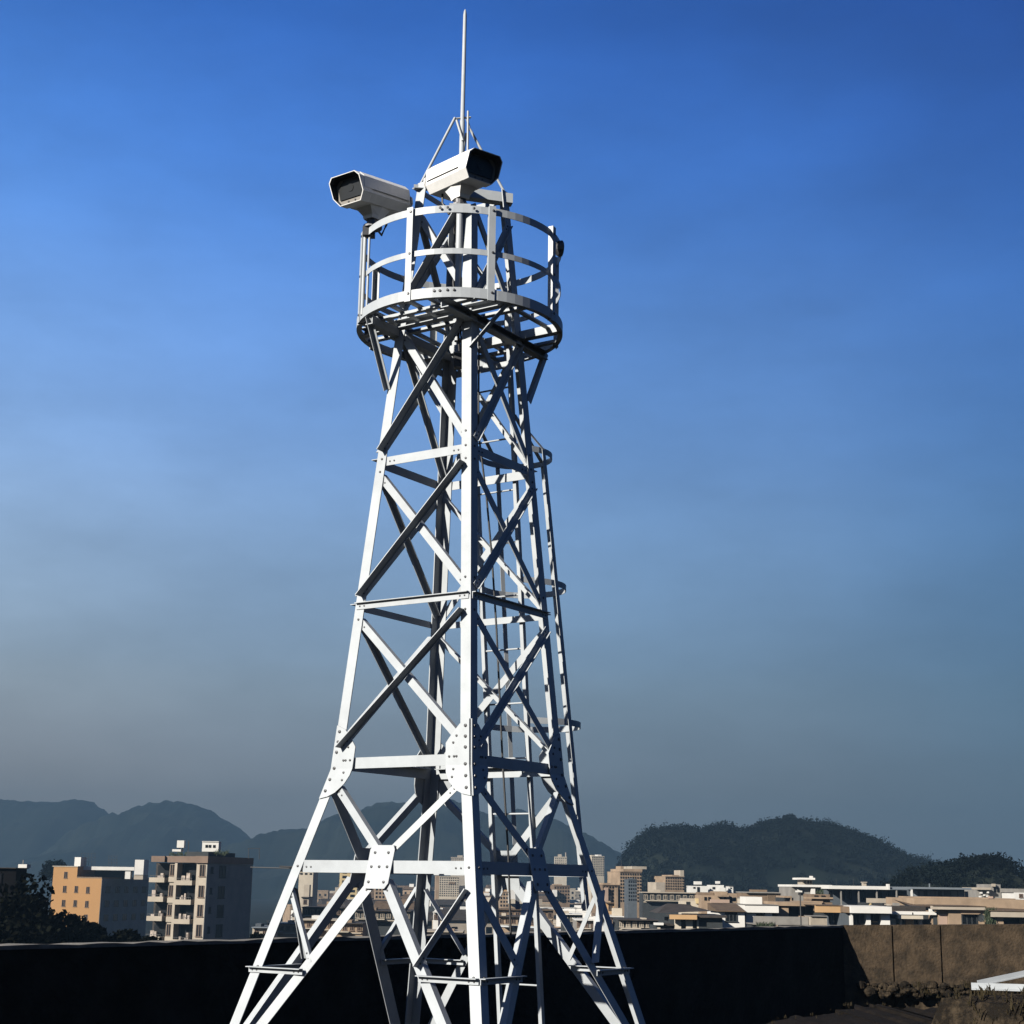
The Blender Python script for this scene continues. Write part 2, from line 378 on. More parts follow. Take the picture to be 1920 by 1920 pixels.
# --- the two security cameras
def security_camera(pos, yaw, pitch, label, mount):
    """pos: centre of the front opening; yaw: bearing of the lens from the way to the viewer, + = to the right of the picture"""
    root = empty('security_camera', pos, label, 'camera', 'security cameras on the tower')
    f = (-FH*math.cos(yaw) + RH*math.sin(yaw)); f = (f*math.cos(pitch) - Vector((0,0,1))*math.sin(pitch)).normalized()
    x = Vector((0,0,1)).cross(f).normalized() * -1; up = f.cross(x).normalized()
    if up.z < 0: up = -up
    pos = Vector(pos); R = lambda a, q, c: pos + x*a + up*q - f*c            # right, up, backwards from the front
    def oct_(w, h, ch, cb, y=0, sx=1):
        return [(-w,h-ch),(-w+ch,h),(w-ch,h),(w,h-ch),(w,-h+cb*1.3),(w-cb,-h),(-w+cb,-h),(-w,-h+cb*1.3)]
    W, H = .228, .16
    # housing: closed body whose nose is set back under the hood
    b = MB(); rings = []
    for c, s in ((.165,.93),(.30,.94),(.92,.94),(.95,.86)):
        rings.append([R(a*s, q*s, c) for a, q in oct_(W, H, .052, .072)])
    b.loft(rings)
    b.loft([[R(a,q,c) for a,q in oct_(W*.955, H*.4, .03, .02)] for c in (.95,.97)])
    hous = b.build('housing', HOUSE, root)
    # hood: open shell raked back towards its foot
    b = MB(); outer = oct_(W, H, .052, .072); inner = [(a*.955, q*.955) for a, q in outer]
    def rake(q): return (H - q) / (2*H) * .10
    def roll(q, c): return c
    o0 = [R(a, q, rake(q)) for a, q in outer]; o1 = [R(a, q, .88 if q > -.03 else rake(q)+.04) for a, q in outer]
    top = [0,1,2,3]
    b.loft([o0, [R(a, q, .22) for a, q in outer], [R(a*.985, q*.985, .23) for a, q in outer]], 0, caps=False)
    i0 = [R(a, q, rake(q)) for a, q in inner]; i1 = [R(a, q, .15) for a, q in inner]
    b.loft([i0, i1], 1, caps=False); b.loft([o0, i0], 0, caps=False)
    hood = b.build('hood', [HOUSE, HOODIN], root)
    # sunshade running back over the body
    b = MB(); sh = [(-W-.004,-.02),(-W-.004,H-.052),(-W+.052,H+.006),(W-.052,H+.006),(W+.004,H-.052),(W+.004,-.02)]
    b.loft([[R(a,q,c) for a,q in sh] + [R(a*.985,q*.98,c) for a,q in sh[::-1]] for c in (.10,.90)]); b.build('sunshade', HOUSE, root)
    # front pane with its frame and two screws
    b = MB(); fr = oct_(W*.93, H*.93, .048, .066); b.loft([[R(a,q,c) for a,q in fr] for c in (.135,.16)])
    for a in (-.05, .05): b.dome(R(a, -H*.74, .134), .012, f, 1)
    b.build('front_frame', [SILL, BOLT], root)
    b = MB(); b.loft([[R(a,q,c) for a,q in [(-W*.72,-H*.55),(W*.72,-H*.55),(W*.80,H*.30),(W*.46,H*.82),(-W*.46,H*.82),(-W*.80,H*.30)]] for c in (.122,.134)]); pane = b.build('lens_window', GLASS, root)
    b = MB(); b.loft([[R(.045*math.cos(q), .045*math.sin(q)+.03, c) for q in [2*PI*i/20 for i in range(20)]] for c in (.116,.121)]); b.build('lens_ring', GLASS, pane)
    # foot of the housing and pan-tilt neck
    b = MB(); base = R(0, -H*.92, .50)
    fx = Vector((f.x, f.y, 0)).normalized()
    b.loft([[base + x*a*s + f*c*s2 for a, c in [(-.09,-.12),(.09,-.12),(.11,.0),(.09,.12),(-.09,.12),(-.11,0)]] for s, s2 in ((1.25,1.5),)] +
           [[base - Vector((0,0,dz_)) + x*a*s + fx*c*s for a, c in [(-.09,-.12),(.09,-.12),(.11,.0),(.09,.12),(-.09,.12),(-.11,0)]] for s, dz_ in ((.8,.10),(.72,.14))], sm=False)
    b.build('neck', HOUSE, root)
    foot = base - Vector((0,0,.14))
    b = MB(); r0 = lambda c, r, z: [c + Vector((r*math.cos(q), r*math.sin(q), z)) for q in [2*PI*i/16 for i in range(16)]]
    b.loft([r0(foot,.07,0), r0(foot,.07,-.06), r0(foot,.11,-.07), r0(foot,.11,-.10)], sm=False)
    b.build('pan_head', [BOLT], root)
    # cable loop from the back
    b = MB(); a = R(.05,-H*.9,.8); e = foot + Vector((0,0,-.08)) - fx*.08
    b.tube([a, a + Vector((0,0,-.12)), a.lerp(e,.5) + Vector((0,0,-.16)), e], .014, 6); b.build('cable', RUBBER, root)
    # post down to the platform
    b = MB(); ft = foot + Vector((0,0,-.10))
    if mount == 'post':
        b.tube([ft, (ft.x, ft.y, ZP+.05)], .04, 10)
        b.box(ft.x-.12, ft.x+.12, ft.y-.12, ft.y+.12, ft.z-.02, ft.z+.002)
    else:
        b.box(ft.x-.11, ft.x+.03, ft.y-.06, ft.y+.06, ft.z-.10, ft.z, 1)
        b.tube([(ft.x-.08, ft.y, ft.z-.05), (ft.x-.08, ft.y, ZP)], .022, 8); b.tube([(ft.x-.03, ft.y-.02, ft.z-.05), (ft.x-.03, ft.y-.02, ZP)], .014, 8)
    b.build('mount_post', [WHITE, BOLT], root)
    return root
security_camera(at(644, 352, 16.1), math.radians(-36), math.radians(9), 'white security camera looking left from the edge of the round railing', 'bracket')
security_camera(at(912, 310, 16.0), math.radians(36), math.radians(6), 'white security camera looking right, on its post below the mast', 'post')

# ------------------------------------------------------------------ yard, gutter and the parapet walls
def hpoint(px, d, z=0.0):                      # point under a pixel column at horizontal distance d
    p = at(px, 1660, d); return Vector((p.x, p.y, z))
WT = 1.2                                       # wall top
wa = on_z(-420, 1783.5, WT); wb_ = on_z(1580, 1735, WT); wq = at(1920, 1733, 35.5); WZ = wq.z
for p in (wa, wb_, wq): p.z = 0
wc = wb_ + (wq - wb_)*2.1; WS = (WZ - WT) / (wq - wb_).length          # the second wall's top rises a little
d1 = (wb_ - wa).normalized(); d2 = (wc - wb_).normalized()
n1 = Vector((-d1.y, d1.x, 0)); n2 = Vector((-d2.y, d2.x, 0))      # away from the viewer
GZ = -.75                                      # gutter floor between yard and wall
# one sheet of ground for the yard with an irregular edge above the gutter
edge = [on_z(px, py, 0) for px, py in ((-900,2085),(-300,2030),(300,1985),(800,1962),(1200,1938),(1420,1921),(1490,1908),(1560,1899),(1612,1886),(1640,1884),(1690,1889),(1750,1890),(1800,1893),(1850,1890),(1960,1888),(2200,1886),(2600,1884))]
def jag(pts, n, amp):
    out = []
    for a, b in zip(pts, pts[1:]):
        for k in range(n): out.append(a.lerp(b, k/n) + Vector((rnd.uniform(-amp,amp), rnd.uniform(-amp,amp), 0)))
    return out + [pts[-1]]
edge = jag(edge, 6, .10)
b = MB(); near = [Vector((p.x*1.0, -60, 0)) for p in edge]
b.loft([near, [Vector((p.x, p.y, rnd.uniform(-.03,.03))) for p in edge], [Vector((p.x+rnd.uniform(-.1,.1), p.y+.15+rnd.uniform(0,.1), GZ)) for p in edge]], closed=False, caps=False)
tag(b.build('yard_ground', YARD), kind='structure')
b = MB(); e0 = [Vector((p.x, p.y-.3, GZ-.02)) for p in edge]; e1 = [Vector((p.x, p.y+26, GZ-.02)) for p in edge]
q = [wa - d1*2 + n1*.1, wb_ + n1*.1, wc + n2*.1]
b.add([Vector((-30,-10,GZ-.02)), Vector((40,-10,GZ-.02)), *[Vector((p.x,p.y,GZ-.02)) for p in q[::-1]]], [(0,1,2,3,4)])
tag(b.build('gutter_floor', YARD), kind='structure')
wall1 = MB(); Z0 = -20
wall1.prism([wa, wb_, wb_ + n1*.24, wa + n1*.24], (0,0,WT-.05)); 
for i in range(len(wall1.v)):
    x, y, z = wall1.v[i]; wall1.v[i] = (x, y, z if z > .5 else Z0)
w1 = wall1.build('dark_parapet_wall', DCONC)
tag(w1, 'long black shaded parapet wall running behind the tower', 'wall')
cp = MB(); NS = 90; rings = []
for k in range(NS+1):
    p = wa.lerp(wb_, k/NS); j_ = [rnd.uniform(-.014,.014) for _ in range(4)]
    rings.append([p - n1*(.02+j_[0]) + Vector((0,0,WT-.046)), p + n1*.26 + Vector((0,0,WT-.046)), p + n1*.26 + Vector((0,0,WT+j_[1])), p - n1*(.02+j_[0]) + Vector((0,0,WT+j_[2]))])
cp.loft(rings)
cp.build('coping', mat('weathered_coping', (0.176,0.16,0.136), .9, .25, 3, bump=.5), w1)
w2 = empty('concrete_wall', wb_, 'stained brown concrete wall in low sun at the right, with vertical cracks', 'wall')
def wall2_at(px):
    r = ray(px, 1735); r.z = 0                        # meet the wall line
    # solve CAM + r*t = wb_ + d2*s
    det = r.x * (-d2.y) + d2.x * r.y
    w = wb_ - CAM; t = (w.x * (-d2.y) + d2.x * w.y) / det
    p = CAM + r*t; return (Vector((p.x, p.y, 0)) - wb_).dot(d2)
cuts = [0.0, wall2_at(1673), wall2_at(1763), wall2_at(1985), (wc - wb_).length]
def rough_panel(s0, s1):
    b = MB(); nx, nz = 26, 12; g = []
    for j in range(nz+1):
        z = Z0 if j == 0 else -.06 + (WT + WS*(s0 + (s1-s0)*.5)+.06) * (j-1)/(nz-1)
        row = []
        for i in range(nx+1):
            s = s0 + (s1-s0)*i/nx + (rnd.uniform(-.012,.012) if i in (0,nx) and s0 > 0 else 0)
            p = wb_ + d2*s - n2*(rnd.uniform(0,.003) if j else 0); row.append(Vector((p.x,p.y,z + (WS*(s - (s0+s1)/2) if j else 0) + (rnd.uniform(-.008,.008) if j == nz else 0))))
        g.append(row)
    back = [wb_ + d2*(s0 + (s1-s0)*i/nx) + n2*.25 for i in range(nx+1)]
    g.append([Vector((p.x,p.y,WT + WS*(p - wb_).dot(d2))) for p in back]); g.append([Vector((p.x,p.y,Z0)) for p in back])
    b.loft(g, closed=False)
    for side in (0, -1): b.add([r[side] for r in g], [tuple(range(len(g)))])
    return b
for s0, s1 in zip(cuts, cuts[1:]):
    rough_panel(s0 + (.022 if s0 else .0), s1 - .022).build('wall_panel', CONC, w2)
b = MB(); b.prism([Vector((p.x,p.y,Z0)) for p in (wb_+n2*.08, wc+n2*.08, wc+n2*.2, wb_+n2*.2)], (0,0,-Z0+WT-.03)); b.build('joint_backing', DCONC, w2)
# rubble and dry growth lying along the foot of the lit wall
def rock(b, c, r, mi=0):
    n = 7; rings = []
    sx, sy, sz = (rnd.uniform(.7,1.3) for _ in range(3))
    rot = rnd.uniform(0, PI)
    for f, h in ((.55,-.9),(1,-.35),(1,.3),(.6,.8),(.1,1)):
        rings.append([Vector(c) + Vector((math.cos(rot+2*PI*i/n)*r*f*sx*rnd.uniform(.8,1.15), math.sin(rot+2*PI*i/n)*r*f*sy*rnd.uniform(.8,1.15), r*h*sz*.75*rnd.uniform(.85,1.1))) for i in range(n)])
    b.loft(rings, mi)
def tuft(b, c, h, n, mi=0):
    for _ in range(n):
        a = rnd.uniform(0, 2*PI); l = h*rnd.uniform(.5,1); t = Vector((math.cos(a), math.sin(a), 0))
        p = Vector(c) + Vector((rnd.uniform(-.5,.5)*h, rnd.uniform(-.5,.5)*h, 0)); w = t.cross(Vector((0,0,1)))*l*.06
        k = p + t*l*.25 + Vector((0,0,l*.7)); e = p + t*l*.6 + Vector((0,0,l))
        b.add([p-w, p+w, k+w*.8, k-w*.8, e], [(0,1,2,3),(3,2,4)], mi)
b = MB()
s = .4
L = cuts[3]
while s < L + 2:
    for _ in range(3):
        c = wb_ + d2*(s + rnd.uniform(-.2,.2)) - n2*rnd.uniform(.03,.32)
        rock(b, (c.x, c.y, -.26 + rnd.uniform(0,.22)), rnd.uniform(.03,.12))
    s += .05
tag(b.build('rubble', RUBBLE), 'loose rubble heaped along the foot of the brown wall', kind='stuff')
b = MB(); s = 1.5
while s < L + 2:
    c = wb_ + d2*s - n2*rnd.uniform(.05,.55); tuft(b, (c.x, c.y, -.2 + rnd.uniform(-.2,.15)), rnd.uniform(.10,.26), 16); s += .12
for p in edge:
    if p.x > 4: tuft(b, (p.x + rnd.uniform(-.3,.3), p.y - rnd.uniform(.02,.4), 0), rnd.uniform(.03,.08), 6)
tag(b.build('dry_grass', GRASSM), 'dry grass tufts along wall foot and yard edge', kind='stuff')

# overgrown block at the lower right with a white steel frame lying on it
bp = on_z(1965, 1990, 0)
b = MB(); rings = []
n = 28
for f, z in ((1.0,-.05),(1.03,.25),(.97,.55),(.90,.70),(.6,.74),(.05,.75)):
    rings.append([bp + Vector((math.cos(2*PI*i/n)*1.28*f*(1+.10*math.sin(5*i*.7)+rnd.uniform(-.04,.04)), math.sin(2*PI*i/n)*.8*f*(1+rnd.uniform(-.05,.05)), z*(1+rnd.uniform(-.04,.04)))) for i in range(n)])
b.loft(rings, sm=False)
for _ in range(34):
    a = rnd.uniform(0, 2*PI); r = math.sqrt(rnd.random())
    c = bp + Vector((math.cos(a)*1.2*r, math.sin(a)*.75*r, .72)); tuft(b, c, rnd.uniform(.08,.2), 9, 1)
for _ in range(70):
    a = rnd.uniform(PI, 2*PI); c = bp + Vector((math.cos(a)*1.27, math.sin(a)*.78, rnd.uniform(.1,.68))); tuft(b, c, rnd.uniform(.08,.22), 7, 1)
mound = b.build('mossy_block', [RUBBLE, GRASSM]); tag(mound, 'low mossy stone block with dry weeds at the lower right corner', 'block')
fr = empty('steel_frame', bp, 'white steel angle frame lying on the mossy block', 'frame')
def beam(p, q, h, name, parent=fr):
    p, q = Vector(p), Vector(q); d = (q-p).normalized(); s_ = d.cross(Vector((0,0,1))).normalized(); u_ = s_.cross(d)
    b = MB(); b.bar(p, q, s_, u_, [(-h,-h),(h,-h),(h,-h*.6),(-h*.6,-h*.6),(-h*.6,h),(-h,h)][::-1]); b.build(name, WHITE, parent)
dd = (bp - CAM).length * .985
f0 = at(1822, 1864, dd); f0.z = .81; f1 = at(2060, 1874, dd-.4); f1.z = .81
beam(f0, f1, .042, 'front_bar')
f2 = at(1836, 1859, dd+.12); f2.z = .84; f3 = f2 + RH*1.0 + FH*.22 + Vector((0,0,.19))
beam(f2, f3, .034, 'raised_bar')
b = MB(); b.box(f3.x-.10, f3.x+.10, f3.y-.05, f3.y+.12, .70, f3.z-.035); b.build('support_block', RUBBLE, fr)

# ------------------------------------------------------------------ town
PALE = lambda n, c, v=.12, sc=.35: mat(n, c, .85, v, sc, spec=.2)
MAT = dict(
 white=PALE('white_render', (0.672,0.656,0.616), .07, .5), cream=PALE('cream_render', (0.528,0.464,0.368), .1), tan=PALE('tan_render', (0.352,0.256,0.172), .2),
 brown=PALE('brown_render', (0.216,0.152,0.1), .22), orange=PALE('orange_render', (.385,.212,.085), .05, .15), grey=PALE('grey_cement', (0.264,0.248,0.224), .2),
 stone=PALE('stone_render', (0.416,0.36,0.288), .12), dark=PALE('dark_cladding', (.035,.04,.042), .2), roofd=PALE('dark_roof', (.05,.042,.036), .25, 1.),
 roofb=PALE('brown_tile_roof', (0.136,0.092,0.056), .25, 1.), yellow=PALE('yellow_render', (0.576,0.448,0.24), .06), slate=PALE('blue_grey_metal', (0.176,0.2,0.224), .1),
 glass=mat('window_glass', (.006,.008,.010), .35, .2, 1, spec=.12), frame=PALE('dark_brown_cornice', (.20,.14,.105), .15),
 fascia=PALE('orange_fascia', (0.48,0.304,0.152), .1), pink=PALE('pinkish_door', (0.4,0.288,0.224), .1), side=PALE('side_shade_render', (.20,.215,.225), .15), night=PALE('blue_dark_render', (.085,.10,.115), .15),  # side: shade of the unlit right faces, put into the colour
 black=mat('shade_black_render', (.007,.007,.008), .9, .2, .4, spec=.02), rail=mat('iron_rail', (.03,.03,.03), .6, .1, 5), plant=mat('potted_leaves', (.05,.075,.03), .8, .3, 2), goods=PALE('balcony_goods', (.5,.42,.36), .3, 2))  # black: shade on the left-edge house, put into its wall colour
GROUND = -18.0
class Bld:
    """a building whose front faces the viewer; features are given in the photograph's pixels and become metres at distance d"""
    def __init__(s, name, label, cat, px, d, yaw=0., group=None, base=GROUND):
        s.d, s.k, s.px = d, d / FPX / math.cos(0), px
        s.zc = at(px, 1660, d).z; s.base = base
        p = at(px, 1660, d); s.root = empty(name, (p.x, p.y, base), label, cat, group, rz=-YAW + yaw)
    def x(s, px): return (px - s.px) * s.k
    def z(s, py): return s.zc + (1660 - py) * s.k - s.base
    def part(s, name, rects, m, y0=0., y1=None, mats=None):
        """rects: (x0,x1,ytop,ybottom[,y0,y1][,mi]); ybottom None = down to the ground"""
        b = MB()
        for r in rects:
            x0, x1, t, bt = r[:4]; a, c = (r[4], r[5]) if len(r) > 5 else (y0, y1); mi = r[6] if len(r) > 6 else 0
            b.box(s.x(x0), s.x(x1), a, c, 0 if bt is None else s.z(bt), s.z(t), mi)
        return b.build(name, [MAT[q] for q in ([m] if isinstance(m, str) else m)], s.root, True)
    def window(s, x0, x1, t, bt, y=0., fr='frame', mull=1):
        """frame, mullions, sill and a pane set behind them"""
        b = MB(); X0, X1, Z1, Z0 = s.x(x0), s.x(x1), s.z(t), s.z(bt); w = .09
        for k in range(mull + 2):
            c = X0 + (X1-X0)*k/(mull+1); b.box(c-w/2, c+w/2, y-.09, y+.0, Z0, Z1)
        b.box(X0-w/2-.003, X1+w/2+.003, y-.093, y-.002, Z1-.0, Z1+w); b.box(X0-w, X1+w, y-.16, y-.003, Z0-w, Z0)
        f = b.build('window', MAT[fr], s.root, True)
        g = MB(); g.box(X0+.002, X1-.002, y-.045, y-.006, Z0+.002, Z1-.002); g.build('pane', MAT['glass'], f, True)

# --- first row behind the wall, right half of the picture
h = Bld('house', 'dark walled low house with orange fascia and hipped dark roof', 'house', 1300, 150)
h.part('wall', [(1309,1352,1717,None,0,8),(1262,1309,1719,None,2.2,8)], 'dark')
h.part('roof_slab', [(1296,1359,1712.5,1716.5,-.6,8.5)], 'roofd'); h.part('fascia', [(1255,1304,1712,1720,-.9,-.5)], 'fascia')
h.part('soffit', [(1256,1303,1712.3,1714,-.49,3)], 'roofd')
for a, c in ((1266,1277),(1286,1298),(1306,1310)): h.part('pillar', [(a,c,1720,None,0,.6)], 'cream')
h.part('door', [(1277.5,1285.5,1727,None,.5,.7)], 'dark')
b = MB(); X = h.x; Z = h.z
b.add([(X(1240),3.2,Z(1711)),(X(1342),3.2,Z(1706)),(X(1342),12,Z(1706)),(X(1240),12,Z(1711)),(X(1266),7,Z(1694)),(X(1300),7,Z(1695))], [(0,1,5,4),(1,2,5),(2,3,4,5),(3,0,4)]); b.build('hipped_roof', MAT['roofd'], h.root, True)

h = Bld('hut', 'small dark hut with white roof edge and cream post', 'hut', 1235, 150)
h.part('wall', [(1226,1258,1731,None,.8,5)], 'dark'); h.part('post', [(1233,1237.5,1734,None,0,.4)], 'cream'); h.part('roof_edge', [(1227,1243,1726,1730,-.3,1)], 'white'); h.part('roof', [(1243.5,1262,1728,1731,.2,5)], 'roofd')

h = Bld('house', 'white rendered house with one dark window and brown tiled roof', 'house', 1372, 158)
h.part('wall', [(1347.5,1394.5,1705,None,0,9)], 'white'); h.window(1360,1380,1709,1723,0,'dark',2)
b = MB(); b.add([(h.x(1343),-.5,h.z(1705)),(h.x(1395),-.5,h.z(1705)),(h.x(1395),6,h.z(1693)),(h.x(1341),6,h.z(1693)),(h.x(1343),-.5,h.z(1706.5)),(h.x(1395),-.5,h.z(1706.5)),(h.x(1395),6,h.z(1706)),(h.x(1341),6,h.z(1706))],[(0,1,2,3),(4,5,6,7),(0,1,5,4),(1,2,6,5),(2,3,7,6),(3,0,4,7)]); b.build('roof', MAT['roofb'], h.root, True)
h.part('shelf', [(1354,1392,1737,1738.5,-.8,-.0)], 'roofb'); h.part('bench_goods', [(1356,1362,1739,1744,-.6,-.1),(1366,1374,1739,1744,-.6,-.1),(1379,1386,1739,1744,-.6,-.1)], 'pink')

h = Bld('house', 'bright white flat roofed block with tall white roof box', 'house', 1425, 160)
h.part('wall', [(1398,1416.5,1708.5,None,0,9),(1416.5,1456,1715,None,0,9),(1433,1446,1708.5,1715,0,9),(1416.5,1433,1708.5,1715,1.2,9),(1446,1456,1708.5,1715,1.2,9)], 'white')
h.part('roof_band', [(1395,1456.5,1695,1708,-.5,9.3)], 'white'); h.part('roof_box', [(1406.5,1437,1681,1694.8,3,7)], 'white')
h.part('coping', [(1394,1457,1694,1694.9,-.6,9.4)], 'grey')
h.part('window', [(1417,1432.5,1709,1714.5,1.1,1.19)], 'glass'); h.part('window', [(1446.5,1455.5,1709,1714.5,1.1,1.19)], 'glass')
h = Bld('house', 'tan house with deep dark opening behind the cement balcony', 'house', 1500, 161)
h.part('wall', [(1457,1478,1700,None,0,8),(1478,1530,1697,None,2.2,8)], ['tan'] ); h.part('lintel', [(1457,1538,1690,1696.6,-.3,8.3)], 'tan')
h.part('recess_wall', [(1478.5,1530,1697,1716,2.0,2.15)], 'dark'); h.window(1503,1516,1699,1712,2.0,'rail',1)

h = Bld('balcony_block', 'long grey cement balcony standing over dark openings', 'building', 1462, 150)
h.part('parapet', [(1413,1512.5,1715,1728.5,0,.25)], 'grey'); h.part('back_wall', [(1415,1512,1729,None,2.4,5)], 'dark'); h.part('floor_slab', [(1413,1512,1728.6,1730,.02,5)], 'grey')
h.part('side_wall', [(1512.6,1514,1715,None,.1,5)], 'tan'); h.part('post', [(1452,1457,1730.2,None,0.02,.5)], 'tan')
h.part('stored_goods', [(1424,1428,1732,None,.3,1),(1431,1437,1734,None,.4,1),(1496,1503,1733,None,.2,.8)], 'pink')
b = MB()
for _ in range(90): tuft(b, (h.x(rnd.uniform(1420,1446)), -.1, h.z(rnd.uniform(1731,1738))), .5, 3)
b.build('bush', MAT['plant'], h.root, True)
lp = empty('lamp_post', hpoint(1502, 140, GROUND), 'thin dark lamp post with a white lamp head before the tan house', 'lamp post')
b = MB(); p = at(1502,1738,140); q = at(1501,1673,140); b.tube([(p.x,p.y,GROUND),(p.x,p.y,q.z)], .06, 8); b.build('pole', MAT['rail'], lp)
b = MB(); b.box(q.x-.42,q.x+.12,q.y-.15,q.y+.15,q.z,q.z+.14); b.tube([(q.x,q.y,q.z+.1),(q.x-.3,q.y,q.z+.2)],.05,6); b.build('lamp_head', MAT['white'], lp)

h = Bld('shed', 'pale corrugated sheet shed beside the grey cement balcony', 'shed', 1533, 149)
b = MB(); zz0, zz1 = 0, h.z(1715); n = 30
prof = [(h.x(1519) + (h.x(1548)-h.x(1519))*i/n, .06*(i%2)) for i in range(n+1)]
b.loft([[(x,y,zz0) for x,y in prof] + [(x,3,zz0) for x,y in prof[::-1]], [(x,y,zz1) for x,y in prof] + [(x,3,zz1) for x,y in prof[::-1]]]); b.build('sheet_wall', MAT['stone'], h.root, True)
h.part('roof', [(1518,1549,1714,1714.9,-.2,3.2)], 'grey')
h = Bld('house', 'dark fronted house under a wide orange tan fascia', 'house', 1560, 155)
h.part('wall', [(1549,1594,1708,None,1.6,9)], 'dark'); h.part('fascia', [(1527,1574,1696,1708,-.4,0)], 'fascia'); h.part('fascia', [(1574.2,1583,1696.2,1707.6,-.1,1.4)], 'brown'); h.part('roof', [(1527,1584,1695.2,1695.9,-.5,9)], 'roofb')
h.part('hanging_lamp', [(1565.4,1566,1712,1722,1.2,1.3),(1564.6,1566.8,1722,1726,1.1,1.4)], 'grey')
for a in (1553,1561,1570,1579,1588): h.part('door_panel', [(a,a+6.5,1711,None,1.45,1.55)], 'night')

h = Bld('house', 'white shopfront house with a broad blank white band', 'house', 1628, 152)
h.part('roof_band', [(1591.5,1665,1697,1709,-.9,8)], 'white'); h.part('soffit', [(1592,1664.5,1709.2,1710.2,-.7,8)], 'dark'); h.part('side_return', [(1586,1591.2,1698,1709,-.2,7)], 'brown')
for a, c in ((1594,1598),(1622,1630),(1649,1665)): h.part('pillar', [(a,c,1710.3,None,0,.8)], 'white')
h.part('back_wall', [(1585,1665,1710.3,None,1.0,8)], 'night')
h.window(1600,1621,1713,1732,.95,'rail',2); h.window(1631.5,1647.5,1713,1732,.95,'rail',1); h.part('door_bar', [(1636,1645,1724,1725.2,.7,.8)], 'fascia')

h = Bld('house', 'small cream kiosk house with stepped fascia and canopy', 'house', 1705, 153)
h.part('fascia', [(1665.5,1705,1706,1711.5,-.6,0)], 'white'); h.part('fascia', [(1708,1749,1706,1711.5,-.6,0),(1738,1745.5,1701,1705.9,-.6,0)], 'white'); h.part('canopy', [(1678.5,1723,1713,1719,-.9,-.3)], 'cream')
h.part('back_wall', [(1666,1752,1711.6,None,1.,8)], 'dark'); h.part('roof', [(1666,1736,1697,1705.8,.6,8)], 'roofd')
for a, c, mm in ((1667,1677.5,'stone'),(1685,1689,'cream'),(1720,1725.5,'cream')): h.part('pillar', [(a,c,1719.5,None,0,.5)], mm)
h.part('counter', [(1696.5,1711.5,1720.5,None,.2,.9)], 'fascia')
h.part('roof_vent', [(1675,1680,1694,1696.9,2,3)], 'stone'); h.part('roof_vent', [(1687,1696,1692,1696.9,2.2,3.2)], 'grey')
h = Bld('house', 'tan plastered house with barred window and a pinkish door', 'house', 1795, 152)
h.part('wall', [(1776.5,1843,1704,None,0,8),(1750,1759.5,1709,None,.9,8),(1759.5,1776.5,1704,None,.5,8)], 'tan'); h.part('fascia', [(1745,1842,1697,1703,-.5,.2)], 'stone'); h.part('door', [(1760.5,1776,1711,None,.38,.48)], 'pink'); h.part('side_passage', [(1752,1759,1711,None,.7,.85)], 'dark')
h.window(1800,1827,1711,1728,0,'dark',2); h.part('window_hood', [(1799,1832,1709,1710.6,-.5,-.02)], 'tan')
h.part('roof', [(1745,1843,1696,1696.8,-.6,8)], 'roofb')
fan = empty('satellite_dish', at(1838.5,1721,151.2), 'round dark satellite dish on the tan house wall', 'satellite dish')
c = Vector(fan.location); b = MB()
b.loft([[c + RH*r*math.cos(q) + Vector((0,0,r*math.sin(q))) - FH*y for q in [2*PI*i/20 for i in range(20)]] for r, y in ((.02,.0),(.2,.02),(.36,.09),(.385,.12),(.35,.1))], caps=False); b.build('dish', MAT['dark'], fan)
b = MB(); b.tube([c - FH*.02, c - FH*.4 + Vector((0,0,-.1))], .02, 6); b.tube([c + Vector((0,0,-.33)) - FH*.1, c - FH*.4 + Vector((0,0,-.1))], .015, 6); b.tube([c, c + FH*.75], .03, 6); b.build('arm', MAT['rail'], fan)
h = Bld('house', 'tan garage house with wide dark opening at the right edge', 'house', 1890, 151)
h.part('fascia', [(1853,1945,1706,1716,-.6,0)], 'stone'); h.part('wall', [(1860,1878,1717,None,0,7)], 'tan'); h.part('back_wall', [(1848,1945,1716.2,None,2,7)], 'brown'); h.part('garage_door', [(1889,1918,1719,None,1.8,1.95)], 'dark')
h.part('roof', [(1850,1945,1704.6,1705.8,-.7,7)], 'roofb')
b = MB()
for _ in range(160): tuft(b, (h.x(rnd.uniform(1846,1860)), -.15, h.z(rnd.uniform(1706,1733))), .5, 3)
b.build('creeper', MAT['plant'], h.root, True)

# --- second row, right
h = Bld('house', 'wide tan house whose long sloping tile roof fills the right edge', 'house', 1800, 185)
h.part('wall', [(1716,1935,1684,None,.2,14)], 'tan')
b = MB(); b.add([(h.x(1700),-2,h.z(1697)),(h.x(1940),-2,h.z(1705)),(h.x(1940),10,h.z(1684)),(h.x(1716),10,h.z(1688))],[(0,1,2,3)]); b.add([(h.x(1700),-2,h.z(1698)),(h.x(1940),-2,h.z(1706)),(h.x(1940),-1.9,h.z(1705)),(h.x(1700),-1.9,h.z(1697))],[(0,1,2,3)]); b.build('tile_roof', MAT['roofb'], h.root, True)
h.part('upper_wall', [(1733,1888,1681.5,1688,7,12),(1888.5,1935,1682.5,1688,7,12)], 'tan'); h.part('chimney', [(1882,1888,1679,1683,6,6.9)], 'pink')
h = Bld('pavilion', 'long flat roofed pavilion with white fascia and dark glazing', 'building', 1610, 225)
h.part('fascia', [(1553,1661.5,1661,1667,-1,12)], 'white'); h.part('fascia', [(1661.7,1705,1662.5,1666,-.8,12)], 'slate'); h.part('end_pier', [(1659.5,1663,1657,1666.9,-1.2,-.1)], 'white')
